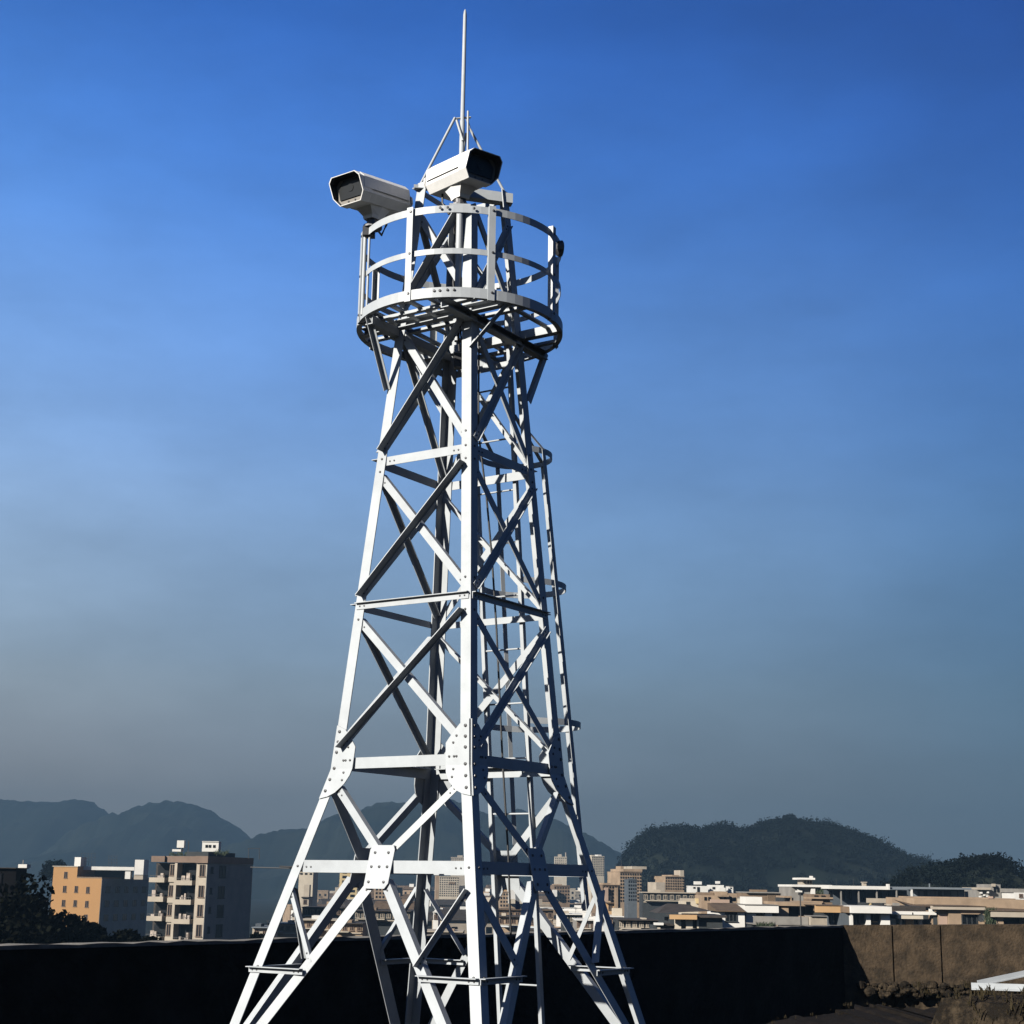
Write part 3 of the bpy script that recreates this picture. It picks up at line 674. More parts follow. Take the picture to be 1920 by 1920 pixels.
h.part('back_wall', [(1556,1704,1667.2,None,2,12)], 'night')
for a in (1575,1607,1640,1676): h.part('column', [(a,a+2,1667.1,None,-.6,-.2)], 'grey')
h.part('column', [(1702.5,1705.3,1666.1,None,-.9,-.4)], 'white')
for a in (1560,1584,1596,1612,1622,1646,1652,1668,1684,1692): h.part('glazing', [(a,a+5.5,1670,1686,1.85,1.95)], ['glass'])
h.part('chimney', [(1627,1633,1655,1660.9,3,4),(1626,1634,1653.5,1654.9,2.8,4.2)], 'stone')
for a in (1580,1612): h.part('aerial', [(a-.2,a+.2,1648,1660.9,4,4.1)], 'rail')
h = Bld('balcony_block', 'pale stone balcony box jutting below the pavilion', 'building', 1643, 200)
h.part('parapet', [(1625,1661,1683,1691,0,.4)], 'stone'); h.part('wall', [(1627,1659,1691.3,None,1.5,6)], 'dark'); h.part('support', [(1630,1633,1691.2,None,.1,.6)], 'yellow'); h.part('support', [(1657,1660,1691.2,None,.1,.6)], 'stone')
h = Bld('balcony_block', 'stepped grey balcony below the end column of the pavilion', 'building', 1694, 205)
h.part('parapet', [(1681,1705,1682,1684.6,0,.4),(1682,1703,1686,1690,0,.4)], 'stone'); h.part('wall', [(1683,1704,1684.7,None,.8,6)], 'brown')
h = Bld('pavilion', 'blue grey metal roofed pavilion with pale window panels', 'building', 1760, 232)
h.part('roof', [(1705.5,1816,1663.5,1667,-1,12)], 'slate'); h.part('back_wall', [(1706,1812,1667.2,None,1.5,12)], 'night'); h.part('vent_pipe', [(1749.6,1751,1657,1663.4,2,2.3)], 'slate')
for a, c in ((1718,1725),(1730,1736),(1744,1749),(1750,1757),(1758,1762),(1770,1773),(1787,1798),(1800,1810),(1812,1818)): h.part('window_panel', [(a,c,1670,1681,1.3,1.45)], 'slate')
h.part('terrace_wall', [(1704,1820,1681.2,None,.0,1.2)], 'stone')
h = Bld('house', 'white roof house with small tower cap left of the pavilion', 'house', 1520, 230)
h.part('wall', [(1486,1553,1663.2,None,.5,11)], 'grey'); h.part('roof_band', [(1485,1558,1659,1663,-.5,11.5)], 'white'); h.part('tower', [(1510,1528,1650.3,1658.9,2,6)], 'stone'); h.part('tower_cap', [(1503,1531,1646.5,1650,1,7)], 'white'); h.part('water_tank', [(1527.5,1532,1643,1646.4,3,4)], 'white')
for a in (1513,1519,1524): h.part('tower_window', [(a,a+2.6,1652,1657,1.85,1.97)], 'dark')
h.part('pier', [(1520,1527,1666,1680,-.4,.4)], 'white'); h.part('window', [(1498,1507,1668,1677,.35,.48)], 'glass')
b = MB()
for _ in range(150): tuft(b, (h.x(rnd.uniform(1530,1560)), -.6, h.z(rnd.uniform(1670,1690))), .7, 3)
b.build('terrace_shrub', MAT['plant'], h.root, True)
h = Bld('house', 'brown stone terrace house with stepped walls under the white roof', 'house', 1540, 200)
h.part('wall', [(1490,1562,1690,None,1,8),(1528,1561,1676,1690,2,8)], 'brown'); h.part('terrace_band', [(1512,1562,1681,1684,.4,1.9)], 'tan'); h.part('terrace_band', [(1485,1542,1688,1691,0,.9)], 'tan')
for a in (1532,1545): h.part('window', [(a,a+7,1678,1681,1.9,1.98)], 'glass')
h = Bld('house', 'pale stacked rooftop block with grey stair tower', 'house', 1853, 245)
h.part('wall', [(1833,1856,1668.2,None,.5,8)], 'grey'); h.part('fascia', [(1832,1856,1664,1668,-.4,8)], 'stone'); h.part('stair_tower', [(1856,1879,1658,None,1,7)], 'grey'); h.part('roof_box', [(1862,1868,1657,1662,.4,.9)], 'stone')
for x_, z_ in ((1838,1672),(1843,1676),(1850,1671),(1848,1678),(1836,1679)): h.part('air_unit', [(x_,x_+3.4,z_,z_+3,-.1,.45)], 'white')
h.part('window', [(1866,1870,1664,1672,.9,.98)], 'glass'); h.part('window', [(1872,1876,1664,1672,.9,.98)], 'glass')
h = Bld('house', 'small white walled house with grey roof at right edge', 'house', 1912, 240)
h.part('wall', [(1901,1940,1673,None,0,9)], 'white'); h.part('roof', [(1899,1942,1666,1673,.2,9)], 'grey'); h.window(1910,1916,1676,1681,0,'frame',1)

# --- middle distance, centre right
h = Bld('house', 'low cream terrace house with small cream roof box', 'house', 1298, 260)
h.part('wall', [(1282,1315,1688,None,0,8)], 'cream'); h.part('roof_box', [(1304,1313,1683,1692,-.3,2)], 'yellow'); h.part('parapet', [(1283,1304,1683.5,1687.9,1,7)], 'stone'); h.window(1287,1293,1690,1694,0,'dark',1)
h = Bld('apartment_building', 'brown terraced block with stepped balconies and dark openings', 'building', 1350, 255)
h.part('wall', [(1317,1383,1678,None,.8,10),(1344,1366,1671,1677.9,1.5,9),(1367,1383,1674,1677.9,1.5,9)], 'tan'); h.part('upper_wall', [(1318,1343,1673,1677.9,3,9)], 'brown'); h.part('balcony', [(1332,1366,1685,1691,-.5,.6)], 'pink'); h.part('balcony', [(1345,1366,1676.5,1680,-.2,.7)], 'tan')
for a, t, bt in ((1322,1681,1687),(1329,1681,1687),(1350,1680.5,1684),(1358,1680.5,1684),(1368,1680,1690),(1375,1681,1687)): h.part('window', [(a,a+4.5,t,bt,.7,.78)], 'glass')
h = Bld('house', 'narrow cream house beside the brown slatted block', 'house', 1395, 240); h.part('wall', [(1391,1399,1683,None,0,5)], 'cream'); h.part('roof', [(1390,1400,1682,1682.9,-.2,5.2)], 'grey'); h.part('window', [(1393.5,1396.5,1686,1690,-.06,-.01)], 'glass')
h = Bld('apartment_building', 'brown slatted flat roofed block above the white roof box', 'building', 1435, 240)
h.part('wall', [(1400,1466,1674,None,0,10)], 'brown'); h.part('roof_edge', [(1399,1468,1672,1673.9,-.5,10.5)], 'grey'); h.part('roof_room', [(1420,1446,1668,1671.9,4,8)], 'brown')
for i in range(16): h.part('slat', [(1438+i*1.75,1438.7+i*1.75,1676,1691,-.14,-.01)], 'tan')
h = Bld('house', 'grey brown open sided house left of the thin lamp post', 'house', 1478, 225); h.part('wall', [(1469,1489,1682,None,1,7)], 'dark'); h.part('frame', [(1471,1484,1679,1682,0,7.2)], 'tan'); h.part('post', [(1481.5,1484,1682.1,None,0.05,.7)], 'tan'); h.part('window', [(1473,1479,1685,1690,.9,.98)], 'glass')
for lab, px, d, ps in (('white house with long white box on its roof', 1310, 400, [('wall',[(1295,1327,1661,None,0,9)],'white'),('roof_box',[(1305,1317.5,1653,1658.5,2,5)],'white'),('roof_frame',[(1309,1312,1658.6,1660.9,2.5,4)],'grey'),('window',[(1300,1304,1663,1666,-.08,-.02)],'glass'),('window',[(1307,1312,1663,1672,-.08,-.02)],'glass')]),
  ('white stepped house with a small square roof tank', 1345, 405, [('wall',[(1333,1357,1659.5,None,0,8)],'white'),('lower_wall',[(1346,1357,1664,None,-3,-.02)],'white'),('water_tank',[(1345,1352,1652.5,1657,2,4)],'white'),('tank_stand',[(1347,1350,1657.1,1659.4,2.5,3.5)],'grey'),('window',[(1336,1341,1663,1667,-.08,-.02)],'glass')]),
  ('tiny white cube house before the dark hill', 1370, 410, [('wall',[(1367,1374.5,1662,None,0,6)],'white'),('roof_edge',[(1366.6,1375,1661.3,1661.9,-.2,6.2)],'grey'),('window',[(1369,1372,1664,1666.5,-.08,-.02)],'glass')])):
    h = Bld('house', lab, 'house', px, d)
    for nm, r, mm in ps: h.part(nm, r, mm)

# --- far towers with rows of small windows
def tower_block(label, px, d, lit, dark=None, top=None, mm='cream', yaw=0.0, rows=9, cols=7, extra=(), deep=14, name='apartment_building', cat='building'):
    h = Bld(name, label, cat, px, d, yaw)
    x0, x1, t, bt = lit
    h.part('wall', [(x0,x1,t,None,0,deep)], mm)
    w = h.x(x1) - h.x(x0); hh = h.z(t) - h.z(bt); a = w/cols*.26; e = hh/rows*.26
    def many(name, places, box):
        first = None
        for p_ in places:
            if first is None: b = MB(); b.box(*box); o = first = b.build(name, MAT['glass'], h.root, True)
            else: o = first.copy(); COL.objects.link(o); o.parent = h.root
            o.location = p_
    many('window', [(h.x(x0) + w*(c+.5)/cols, -.055, h.z(t) - hh*(r+.6)/rows) for r in range(rows) for c in range(cols)], (-a,a,-.045,.045,-e,e))
    many('side_window', [(h.x(x1)+.055, deep*(c+.5)/3, h.z(t) - hh*(r+.6)/rows) for r in range(rows) for c in range(3)], (-.045,.045,-.7,.7,-e,e))
    h.part('parapet', [(x0-.3,x1+.3,t-1.1,t-.05,-.3,deep+.3)], mm)
    for nm, r, m2 in extra: h.part(nm, r, m2)
    return h
tower_block('tall cream tower beside the right leg of the steel tower', 1120, 900, (1109,1133,1609,1643), mm='cream', rows=11, cols=6, yaw=.25, extra=[('roof_room',[(1124,1131,1605,1607.8,3,9)],'white'),('roof_room',[(1112,1117,1606,1607.8,3,8)],'cream')])
tower_block('brown apartment slab with stepped roof and dark right side', 1185, 465, (1162,1203,1637,1690), mm='tan', rows=9, cols=9, yaw=.22, deep=13, extra=[('roof_storey',[(1168,1204,1631,1635.5,-.4,13)],'tan'),('roof_storey',[(1187,1215,1626,1630.9,1,11)],'stone'),('roof_room',[(1171,1177,1626,1630.8,4,9)],'tan'),('aerial',[(1174,1174.6,1614,1625.9,5,5.2)],'rail')])
tower_block('brown ribbed block in front of the apartment slab', 1147, 400, (1130,1163,1660,1702), mm='brown', rows=7, cols=6, yaw=.15, extra=[('roof_room',[(1134,1148,1656,1658.8,2,8)],'tan'),('bay',[(1133,1139,1664,1702,-1.,-.02)],'pink'),('bay',[(1152,1157,1664,1702,-1.,-.02)],'tan')])
tower_block('dark low block standing at the slab foot', 1190, 430, (1178,1194,1650,1688), mm='night', rows=6, cols=4, extra=[('roof_room',[(1182,1188,1647,1648.8,2,6)],'night')])
tower_block('stepped tan block climbing to the right below the dark hill', 1265, 460, (1247,1283,1645,1668), mm='tan', rows=5, cols=8, yaw=.2, extra=[('upper_storey',[(1262,1284,1641.5,1643.6,1,11)],'tan'),('stair_tower',[(1276,1283,1633,1643.7,0,6)],'stone'),('lower_wing',[(1230,1246.5,1655,None,0,10)],'stone')])
tower_block('wide cream hotel block between the tower legs', 842, 760, (824,860,1645,1680), mm='cream', rows=9, cols=9, yaw=.1, extra=[('side_wing',[(818,823.6,1643,None,.4,10)],'tan'),('plinth_block',[(822,880,1684,None,-9,-.1)],'stone'),('sign_band',[(841,853,1654,1658,-.3,-.12)],'brown')])
tower_block('plain yellow slab tower left of the middle joint plate', 655, 640, (638,669,1632,1690), mm='yellow', rows=7, cols=2, yaw=.12, extra=[('side_wing',[(630,637.6,1664,None,-1,8)],'stone'),('roof_room',[(642,650,1628,1630.8,3,8)],'yellow')])
tower_block('tan block half hidden right of the dark tower leg', 722, 600, (704,735,1650,1690), mm='tan', rows=6, cols=5, yaw=.1, extra=[('roof_room',[(710,718,1646,1648.8,2,8)],'tan')])
tower_block('cream house wing beneath the left beam end', 574, 520, (560,586,1630,1642), mm='cream', rows=2, cols=3, extra=[('roof_room',[(574,585,1627,1628.8,2,6)],'stone')])
tower_block('pinkish block with white lift tower behind the right joint', 960, 560, (938,985,1672,1705), mm='tan', rows=5, cols=9, yaw=.1, extra=[('lift_tower',[(953,965,1668,1692,-3,-.05)],'white'),('roof_room',[(941,952,1668,1670.8,2,8)],'fascia'),('lower_band',[(956,980,1684,1692,-4,-3.02)],'cream')])
tower_block('brown block with ragged roof seen through the right bracing', 1050, 640, (1039,1068,1661,1690), mm='brown', rows=5, cols=6, yaw=.1, extra=[('roof_room',[(1040,1055,1658,1659.8,2,8)],'tan'),('white_wing',[(1036,1043,1668,1680,-3,-.05)],'white')])
tower_block('far cream block on the ridge line behind the ladder', 1048, 1100, (1040,1062,1610,1626), mm='cream', rows=4, cols=6, extra=[('spire',[(1059.5,1061,1601,1608.8,4,5)],'stone'),('roof_room',[(1046,1053,1604.5,1608.8,3,8)],'stone')])
tower_block('white gabled block showing over the right beam', 948, 900, (938,958,1606,1622), mm='white', rows=2, cols=5, extra=[('roof_room',[(941,957,1602,1604.8,2,9)],'white')])
tower_block('pale hillside block left of the near leg', 861, 1200, (845,872,1611,1622), mm='stone', rows=3, cols=8, extra=[('roof_room',[(856,866,1606.5,1609.8,2,9)],'stone')])

# --- middle low houses seen between the tower's legs
mid_specs = [
 ('long orange tan house with white roof box left of the foot braces', 605, 210, (564,640,1722,None), 'tan', 'stone', (585,600,1714,1721.5,'white')),
 ('tan house with three dark doors between the foot braces', 658, 205, (630,682,1728,None), 'tan', 'roofd', (650,660,1722,1727,'tan')),
 ('low dark gabled house under the yellow slab tower', 610, 260, (570,655,1700,None), 'roofd', 'roofd', (612,632,1689,1699,'tan')),
 ('dark flat house behind the black leg', 720, 250, (668,770,1706,None), 'dark', 'roofd', (690,706,1700,1705.5,'brown')),
 ('white narrow stair house right of the black leg', 818, 240, (814,823,1708,None), 'white', 'white', (815,820,1704,1707.5,'white')),
 ('brown terrace house with mossy roof edge by the near leg', 812, 200, (780,868,1742,None), 'brown', 'stone', (840,852,1737,1741.5,'tan')),
 ('long brown tiled house behind the right foot bracing', 980, 300, (930,1036,1704,None), 'brown', 'roofb', (1000,1012,1697,1703.5,'tan')),
 ('tan shophouse with pale square windows right of near leg', 965, 240, (936,1002,1716,None), 'tan', 'roofd', (942,950,1710,1715.5,'cream')),
 ('white walled low house under the right joint plate', 1000, 180, (985,1046,1739,None), 'white', 'roofd', (1010,1020,1735,1738.5,'stone')),
 ('dark roofed house with white fascia strip between right braces', 1073, 230, (1056,1092,1712,None), 'dark', 'white', (1060,1068,1706,1711,'stone')),
 ('grey house with layered white balconies by the right leg', 1100, 190, (1080,1130,1722,None), 'grey', 'white', (1104,1118,1716,1721.5,'white')),
 ('bright white gable house touching the right leg', 1130, 170, (1121,1136,1716,None), 'white', 'roofb', (1124,1130,1712,1715.5,'white')),
 ('cream two storey house with white sign board', 1158, 180, (1142,1168,1716,None), 'cream', 'white', (1152,1168,1701,1709,'cream')),
 ('wide black walled house with thin pale eaves', 1195, 165, (1160,1232,1722,None), 'dark', 'roofd', (1206,1214,1718,1721.5,'stone')),
 ('tan hut on the slope left of the foot braces', 525, 260, (505,560,1728,None), 'tan', 'slate', (540,548,1722,1727.5,'cream')),
 ('cream box house right of the brown apartment building', 492, 215, (478,508,1735,None), 'stone', 'slate', (480,490,1728,1734.5,'night')),
 ('yellow box house behind the cream shop sign', 1144, 260, (1137,1151,1692,None), 'fascia', 'roofb', (1140,1146,1688,1691.5,'tan')),
 ('long dark block with pale roof edge below the stepped tan block', 1262, 330, (1206,1325,1674,None), 'dark', 'stone', (1228,1240,1668,1672,'stone')),
 ('small pale flag house on the green slope', 575, 420, (567,580,1682,None), 'stone', 'roofd', (569,579,1659,1663,'stone')),
]
for lab, px, d, w, wm, rm, rb in mid_specs:
    h = Bld('house', lab, 'house', px, d); x0, x1, t, bt = w
    h.part('wall', [(x0,x1,t,None,0,8)], wm); h.part('roof', [(x0-.8,x1+.8,t-1.6,t-.1,-.6,8.5)], rm)
    h.part('roof_box', [(rb[0],rb[1],rb[2],t-1.65,1.5,4.5)], rb[4])
    q = x0 + (x1-x0)*.7; h.part('aerial', [(q-.25,q+.25,t-13,t-1.65,3,3.06),(q-3,q+3,t-12,t-11.5,3,3.05),(q-2,q+2,t-10,t-9.5,3,3.05)], 'rail')
    n = max(1, int((x1-x0)/11))
    for i in range(n):
        c = x0 + (x1-x0)*(i+.5)/n; ww = min(3.0, (x1-x0)/n*.3)
        h.window(c-ww, c+ww, t+4, t+11, 0, 'frame' if wm != 'dark' else 'stone', 1)
    if n > 3:
        h.part('canopy', [(x0+4,x0+(x1-x0)*.55,t+13,t+14.2,-1.4,-.02)], 'cream')
        h.part('lower_wall_band', [(x0+2,x1-2,t+15,t+17,-.2,-.02)], 'stone')

# small houses of the hazy valley town
def valley_house(px, d, w, top, mm, roof, yaw, tank, label):
    h = Bld('small_house', label, 'house', px, d, yaw, 'houses of the valley town')
    b = MB(); dp = w*rnd.uniform(.7,1.1); hh = top - GROUND
    b.box(-w/2, w/2, 0, dp, 0, hh)
    nf = 3; nc = max(2, int(w/3))
    for f in range(nf):
        for c in range(nc):
            cx = -w/2 + w*(c+.5)/nc; cz = hh - 1.9 - 3*f
            b.box(cx-.6, cx+.6, -.08, -.01, cz-.7, cz+.6, 1)
            if c % 2: b.box(cx-1.0, cx+1.0, -.7, -.09, cz-1.0, cz-.72, 0)
    for c in range(2): 
        for f in range(nf): b.box(w/2+.01, w/2+.08, dp*(c+.3), dp*(c+.3)+1.2, hh-2.6-3*f, hh-1.3-3*f, 1)
    b.build('wall', [MAT[mm], MAT['glass']], h.root, True)
    b = MB()
    if roof == 'flat':
        for a in ((-w/2-.1, w/2+.1, -.1, .15), (-w/2-.1, w/2+.1, dp-.15, dp+.1), (-w/2-.1, -w/2+.15, .16, dp-.16), (w/2-.15, w/2+.1, .16, dp-.16)): b.box(*a, hh+.01, hh+.7)
        b.build('parapet', MAT[mm], h.root, True)
    else:
        z0, z1 = hh + .01, hh + 2.1
        b.add([(-w/2-.5,-.6,z0),(w/2+.5,-.6,z0),(w/2+.5,dp+.6,z0),(-w/2-.5,dp+.6,z0),(-w/2,dp/2,z1),(w/2,dp/2,z1)], [(0,1,5,4),(2,3,4,5),(1,2,5),(3,0,4),(0,3,2,1)])
        b.build('gable_roof', MAT['roofb' if roof == 'tile' else 'roofd'], h.root, True)
    if tank:
        b = MB(); x_ = rnd.uniform(-w/3, w/3); b.box(x_-1.3, x_+1.3, dp*.3, dp*.3+2.4, hh+.02, hh+rnd.uniform(2.2,3)); b.build('roof_box', MAT['white' if rnd.random() < .6 else mm], h.root, True)
KINDS_ = [('cream','flat'),('white','flat'),('tan','flat'),('stone','flat'),('brown','tile'),('tan','tile'),('grey','dark'),('stone','dark'),('white','tile'),('dark','dark'),('dark','flat'),('night','flat'),('brown','dark'),('brown','flat')]
WORD = {'cream':'cream','white':'white','tan':'tan','stone':'beige','brown':'brown','grey':'grey','dark':'dark','night':'blue grey'}; RW = {'flat':'flat roof','tile':'brown gable roof','dark':'dark gable roof'}
spots = []
tries = 0
while len(spots) < 190 and tries < 9000:
    tries += 1
    d = 330 + 900 * rnd.random()**1.2; px = rnd.uniform(480, 1330) if d > 420 or rnd.random() < .6 else rnd.uniform(900, 1330)
    if px < 640 and (rnd.random() < .6 or px < 575): continue
    if px > 1150 and d > 455: continue
    p = hpoint(px, d)
    if any((p-q).length < 13 for q in spots): continue
    spots.append(p)
    mm, rf = rnd.choice(KINDS_); tank = rnd.random() < .35
    where = 'near far hills' if d > 800 else 'in mid valley' if d > 520 else 'at near valley edge'
    valley_house(px, d, rnd.uniform(9,17), GROUND + rnd.uniform(5, 13) * (1 + .35*(d > 800)), mm, rf, rnd.uniform(-.5,.5), tank,
        f'small {WORD[mm]} house with {RW[rf]}{" and roof box" if tank else ""} {where}')

# --- the two apartment buildings at the left
class Corner:
    """building seen over its corner: lit face turned left by yaw, dark face to the right"""
    def __init__(s, name, label, px, d, yawdeg, wl, wr, ztop):
        s.p = hpoint(px, d, GROUND); s.root = empty(name, s.p, label, 'building', rz=0)
        a = math.radians(yawdeg)
        s.nl = -FH*math.cos(a) - RH*math.sin(a); s.u = Vector((s.nl.y, -s.nl.x, 0))        # along lit face, away from the corner
        if s.u.dot(RH) > 0: s.u = -s.u
        s.nr = -s.u; s.w = -s.nl                                                               # along the dark face, away from the corner
        s.wl, s.wr, s.k = wl, wr, d / FPX; s.zc = at(px, 1660, d).z
    def z(s, py): return s.zc + (1660-py)*s.k
    def quad(s, b, face, a, c, z0, z1, o0, o1, mi=0):
        """box on a face: from a to c metres along it from the corner, z0..z1, from o0 to o1 metres in front of it"""
        t, n = (s.u, s.nl) if face == 'l' else (s.w, s.nr)
        P = lambda q, o, z: Vector((s.p.x, s.p.y, 0)) + t*q + n*o + Vector((0,0,z))
        b.loft([[P(a,o0,z0),P(c,o0,z0),P(c,o1,z0),P(a,o1,z0)],[P(a,o0,z1),P(c,o0,z1),P(c,o1,z1),P(a,o1,z1)]], mi)
    def part(s, name, items, m):
        b = MB()
        for it in items: s.quad(b, *it)
        return b.build(name, MAT[m] if isinstance(m, str) else [MAT[q] for q in m], s.root)
    def window(s, face, a, c, z0, z1, o=0., fr='frame'):
        f = s.part('window', [(face,a,a+.09,z0,z1,o+.005,o+.09),(face,c-.09,c,z0,z1,o+.005,o+.09),(face,(a+c)/2-.04,(a+c)/2+.04,z0,z1,o+.006,o+.08),(face,a-.08,c+.08,z0-.1,z0-.002,o+.004,o+.17)], fr)
        b = MB(); s.quad(b, face, a+.092, c-.092, z0, z1, o+.003, o+.03); p_ = b.build('pane', MAT['glass']); p_.parent = f
B = Corner('apartment_building', 'brown corniced apartment building with stacked balconies and shade-coloured side', 386, 235, 15, 10.6, 16.4, 0)
kx = B.k / math.cos(math.radians(26)) * .88
S = lambda px: (386 - px) * kx
zt = B.z(1621); zb0 = GROUND
B.part('wall', [('l',0,S(365),zb0,zt,-16.4,0),('l',S(325),S(320),zb0,zt,-16,-.05),('l',S(320),S(308),zb0,zt,-16,-.35)], 'stone')
B.part('recess_wall', [('l',S(365)+.01,S(325)-.01,zb0,zt,-16,-1.8),('l',S(308)+.01,S(271),zb0,zt,-16,-1.7)], 'roofd')
B.part('side_shade_panel', [('r',.02,16.2,zb0,zt-.01,.004,.06)], 'side')  # thin slab whose grey-blue colour stands for shade on this face
B.part('cornice', [('l',-.25,S(364),B.z(1620.5),B.z(1608),-16.0,.35),('l',S(363.5),S(302),B.z(1620),B.z(1608.6),-16.5,.1),('l',S(301.5),S(274),B.z(1619.5),B.z(1609),-16,.5)], 'frame')
B.part('roof_deck', [('l',S(372),S(327),B.z(1608.5),B.z(1600),-12,-2.5)], 'dark')
floors = [(1656,1647.5,1622),(1690.5,1681.5,1659),(1724.5,1716,1693),(1759,1752,1728),(1795,1786,1763)]
for i, (bt, tp, hd) in enumerate(floors):
    z0, z1, zh = B.z(bt), B.z(tp), B.z(hd)
    for (a, c, off) in ((S(359), S(326), .28), (S(303), S(271.5), .42)):
        dz_ = .35 if a < 4 else 0
        o = B.part('balcony', [('l',a,c,z0-dz_,z1-dz_,off-.14,off),('l',a,a+.14,z0-dz_,z1-dz_,-1.6,off-.15),('l',c-.14,c,z0-dz_,z1-dz_,-1.6,off-.15),('l',a+.15,c-.15,z0-dz_,z0-dz_+.14,-1.65,off-.15)], 'stone')
        b = MB(); B.quad(b, 'l', a+.05, c-.05, z1-dz_+.28, z1-dz_+.33, off-.1, off-.05)
        for k in range(9): q = a+.1+(c-a-.2)*k/8; B.quad(b, 'l', q-.015, q+.015, z1-dz_+.002, z1-dz_+.279, off-.09, off-.06)
        r = b.build('railing', MAT['rail']); r.parent = o
        b = MB()
        for _ in range(rnd.randint(2,4)):
            q = rnd.uniform(a+.4, c-.6); B.quad(b, 'l', q, q+rnd.uniform(.25,.6), z0-dz_+.15, z1-dz_+rnd.uniform(.1,1.1), -1.2, -.7)
        g_ = b.build('goods', MAT['goods']); g_.parent = o
        # dark glazed doors at the back of the balcony
        back = -1.79 if a < 4 else -1.69
        B.part('balcony_door', [('l',a+.3,c-.3,z0-dz_+.15,zh-.25,back+.002,back+.06)], 'glass')
    B.window('l', S(383), S(371.5), B.z(hd+22), B.z(hd+1.5))
    B.window('l', S(319), S(309), B.z(hd+21), B.z(hd+2), -.35)
    B.part('sill_band', [('l',S(320)+.01,S(308)-.01,B.z(hd+33),B.z(hd+24),-.34,-.12)], 'stone')
    kr = B.k / math.sin(math.radians(26)) * 1.0
    B.window('r', (397-386)*kr*.62, (403-386)*kr*.62, B.z(hd+16), B.z(hd+5), .06, 'dark')
    B.window('r', (422-386)*kr*.62, (441-386)*kr*.62, B.z(hd+24), B.z(hd+2), .06, 'dark')
def roof_thing(name, label, cat, px0, px1, y0, y1, d, dep, mm, extra=()):
    h = Bld(name, label, cat, (px0+px1)/2, d, base=at((px0+px1)/2, y1, d).z)
    return h
h = roof_thing('water_tank', 'white square water tank on the brown building, left of its pair', 'water tank', 327, 340, 1580, 1596, 242, 2, 'white')
h.part('tank', [(327,340,1580,1593,0,1.1)], 'white'); h.part('stand', [(320,336,1596,1600,-.4,1.4)], 'white'); h.part('leg', [(330,332,1593,1596,.3,.5),(336,338,1593,1596,.3,.5)], 'rail'); h.part('pipe', [(346,347.5,1581,1600,.5,.6)], 'rail')
h = roof_thing('roof_room', 'white roof hut with small windows on the brown building', 'hut', 375, 405, 1582, 1600, 242, 2, 'white')
h.part('wall', [(375,405,1582.5,1600,0,2.2)], 'white'); h.part('roof', [(374.5,405.5,1581.4,1582.4,-.15,2.4)], 'white')
for a in (381,387,395): h.part('window', [(a,a+4.5,1588,1593,-.06,-.01)], 'glass')
b = MB()
for _ in range(420):
    px = rnd.uniform(318, 428); p = at(px, 1606 - 6*abs(math.sin(px*.21))*rnd.random() - (6 if 400<px<428 else 0)*rnd.random(), 240 + rnd.uniform(-1,1)); tuft(b, p, .45, 3)
t = b.build('roof_plants', MAT['plant']); tag(t, 'potted plants along the brown building roof edge', kind='stuff')
def gantry(label, x0, x1, y0, y1, d, n):
    g = empty('roof_gantry', hpoint((x0+x1)/2, d, at(x0, y1, d).z), label, 'frame', 'thin iron frames on the roofs')
    P = lambda px, py, e=0: at(px, py, d + e)
    b = MB()
    for e in (0, 1.4):
        for i in range(n): q = x0 + (x1-x0)*i/(n-1); b.tube([P(q,y1,e), P(q,y0,e)], .05 if n < 4 else .035, 5)
    b.build('post', MAT['rail'], g)
    b = MB()
    for e in (0, 1.4):
        for yy in ([y0] if n < 3 else [y0, (y0*2+y1)/3, (y0+2*y1)/3]): b.tube([P(x0-2,yy,e), P(x1+2,yy,e)], .045 if n < 4 else .03, 5)
    for q in (x0, x1): b.tube([P(q,y0,0), P(q,y0,1.4)], .04, 5)
    b.build('crossbar', MAT['rail'], g)
gantry('open iron gantry at the right end of the brown building roof', 466, 486, 1591, 1611, 243, 2)
gantry('iron lattice frame with solar arm on the orange building', 153, 178, 1600, 1624, 366, 5)
gantry('smaller iron frame in the middle of the orange building roof', 204, 219, 1605, 1624, 368, 4)
b = MB(); b.tube([at(470,1626,230), at(556,1628.5,226)], .10, 6); b.tube([at(524,1614+.5+10,226), at(556,1626,226)], .14, 6)
tag(b.build('crane_boom', MAT['rail']), 'thin dark horizontal boom reaching right from the brown building', 'boom')

O = Corner('apartment_building', 'orange apartment building with white roof slab and dark side', 190, 362, 11, 12, 26, 0)
ko = O.k / math.cos(math.radians(26)); S = lambda px: (190 - px) * ko
zt = O.z(1648)
O.part('wall', [('l',0,S(103.5),GROUND,zt,-26,0),('l',S(146),S(103.5),zt+.002,O.z(1628),-9,0)], 'orange')
O.part('side_shade_panel', [('r',.02,25.9,GROUND,zt-.01,.004,.07)], 'side')  # same shade colour laid over the unlit orange side
O.part('roof_coping', [('l',S(147),S(103)+.2,O.z(1628)+.003,O.z(1626.5),-9.2,.15)], 'stone')
O.part('terrace_parapet', [('l',.01,S(146)-.02,zt+.005,O.z(1645.5),-.25,-.02),('r',.26,25.9,zt+.005,O.z(1645.5),-.3,-.02)], 'brown')
kq = O.k / math.sin(math.radians(26)) * .62
def wpart(parent, name, px0, px1, y0, y1, d, dep, mm):
    k = [at(px, 1660, d) for px in (px0, px1)]; zc = at((px0+px1)/2, y0, d).z; zd = at((px0+px1)/2, y1, d).z
    b = MB(); q = [k[0], k[1], k[1] + FH*dep, k[0] + FH*dep]
    b.loft([[Vector((p.x,p.y,zd)) for p in q], [Vector((p.x,p.y,zc)) for p in q]]); return b.build(name, MAT[mm], parent)
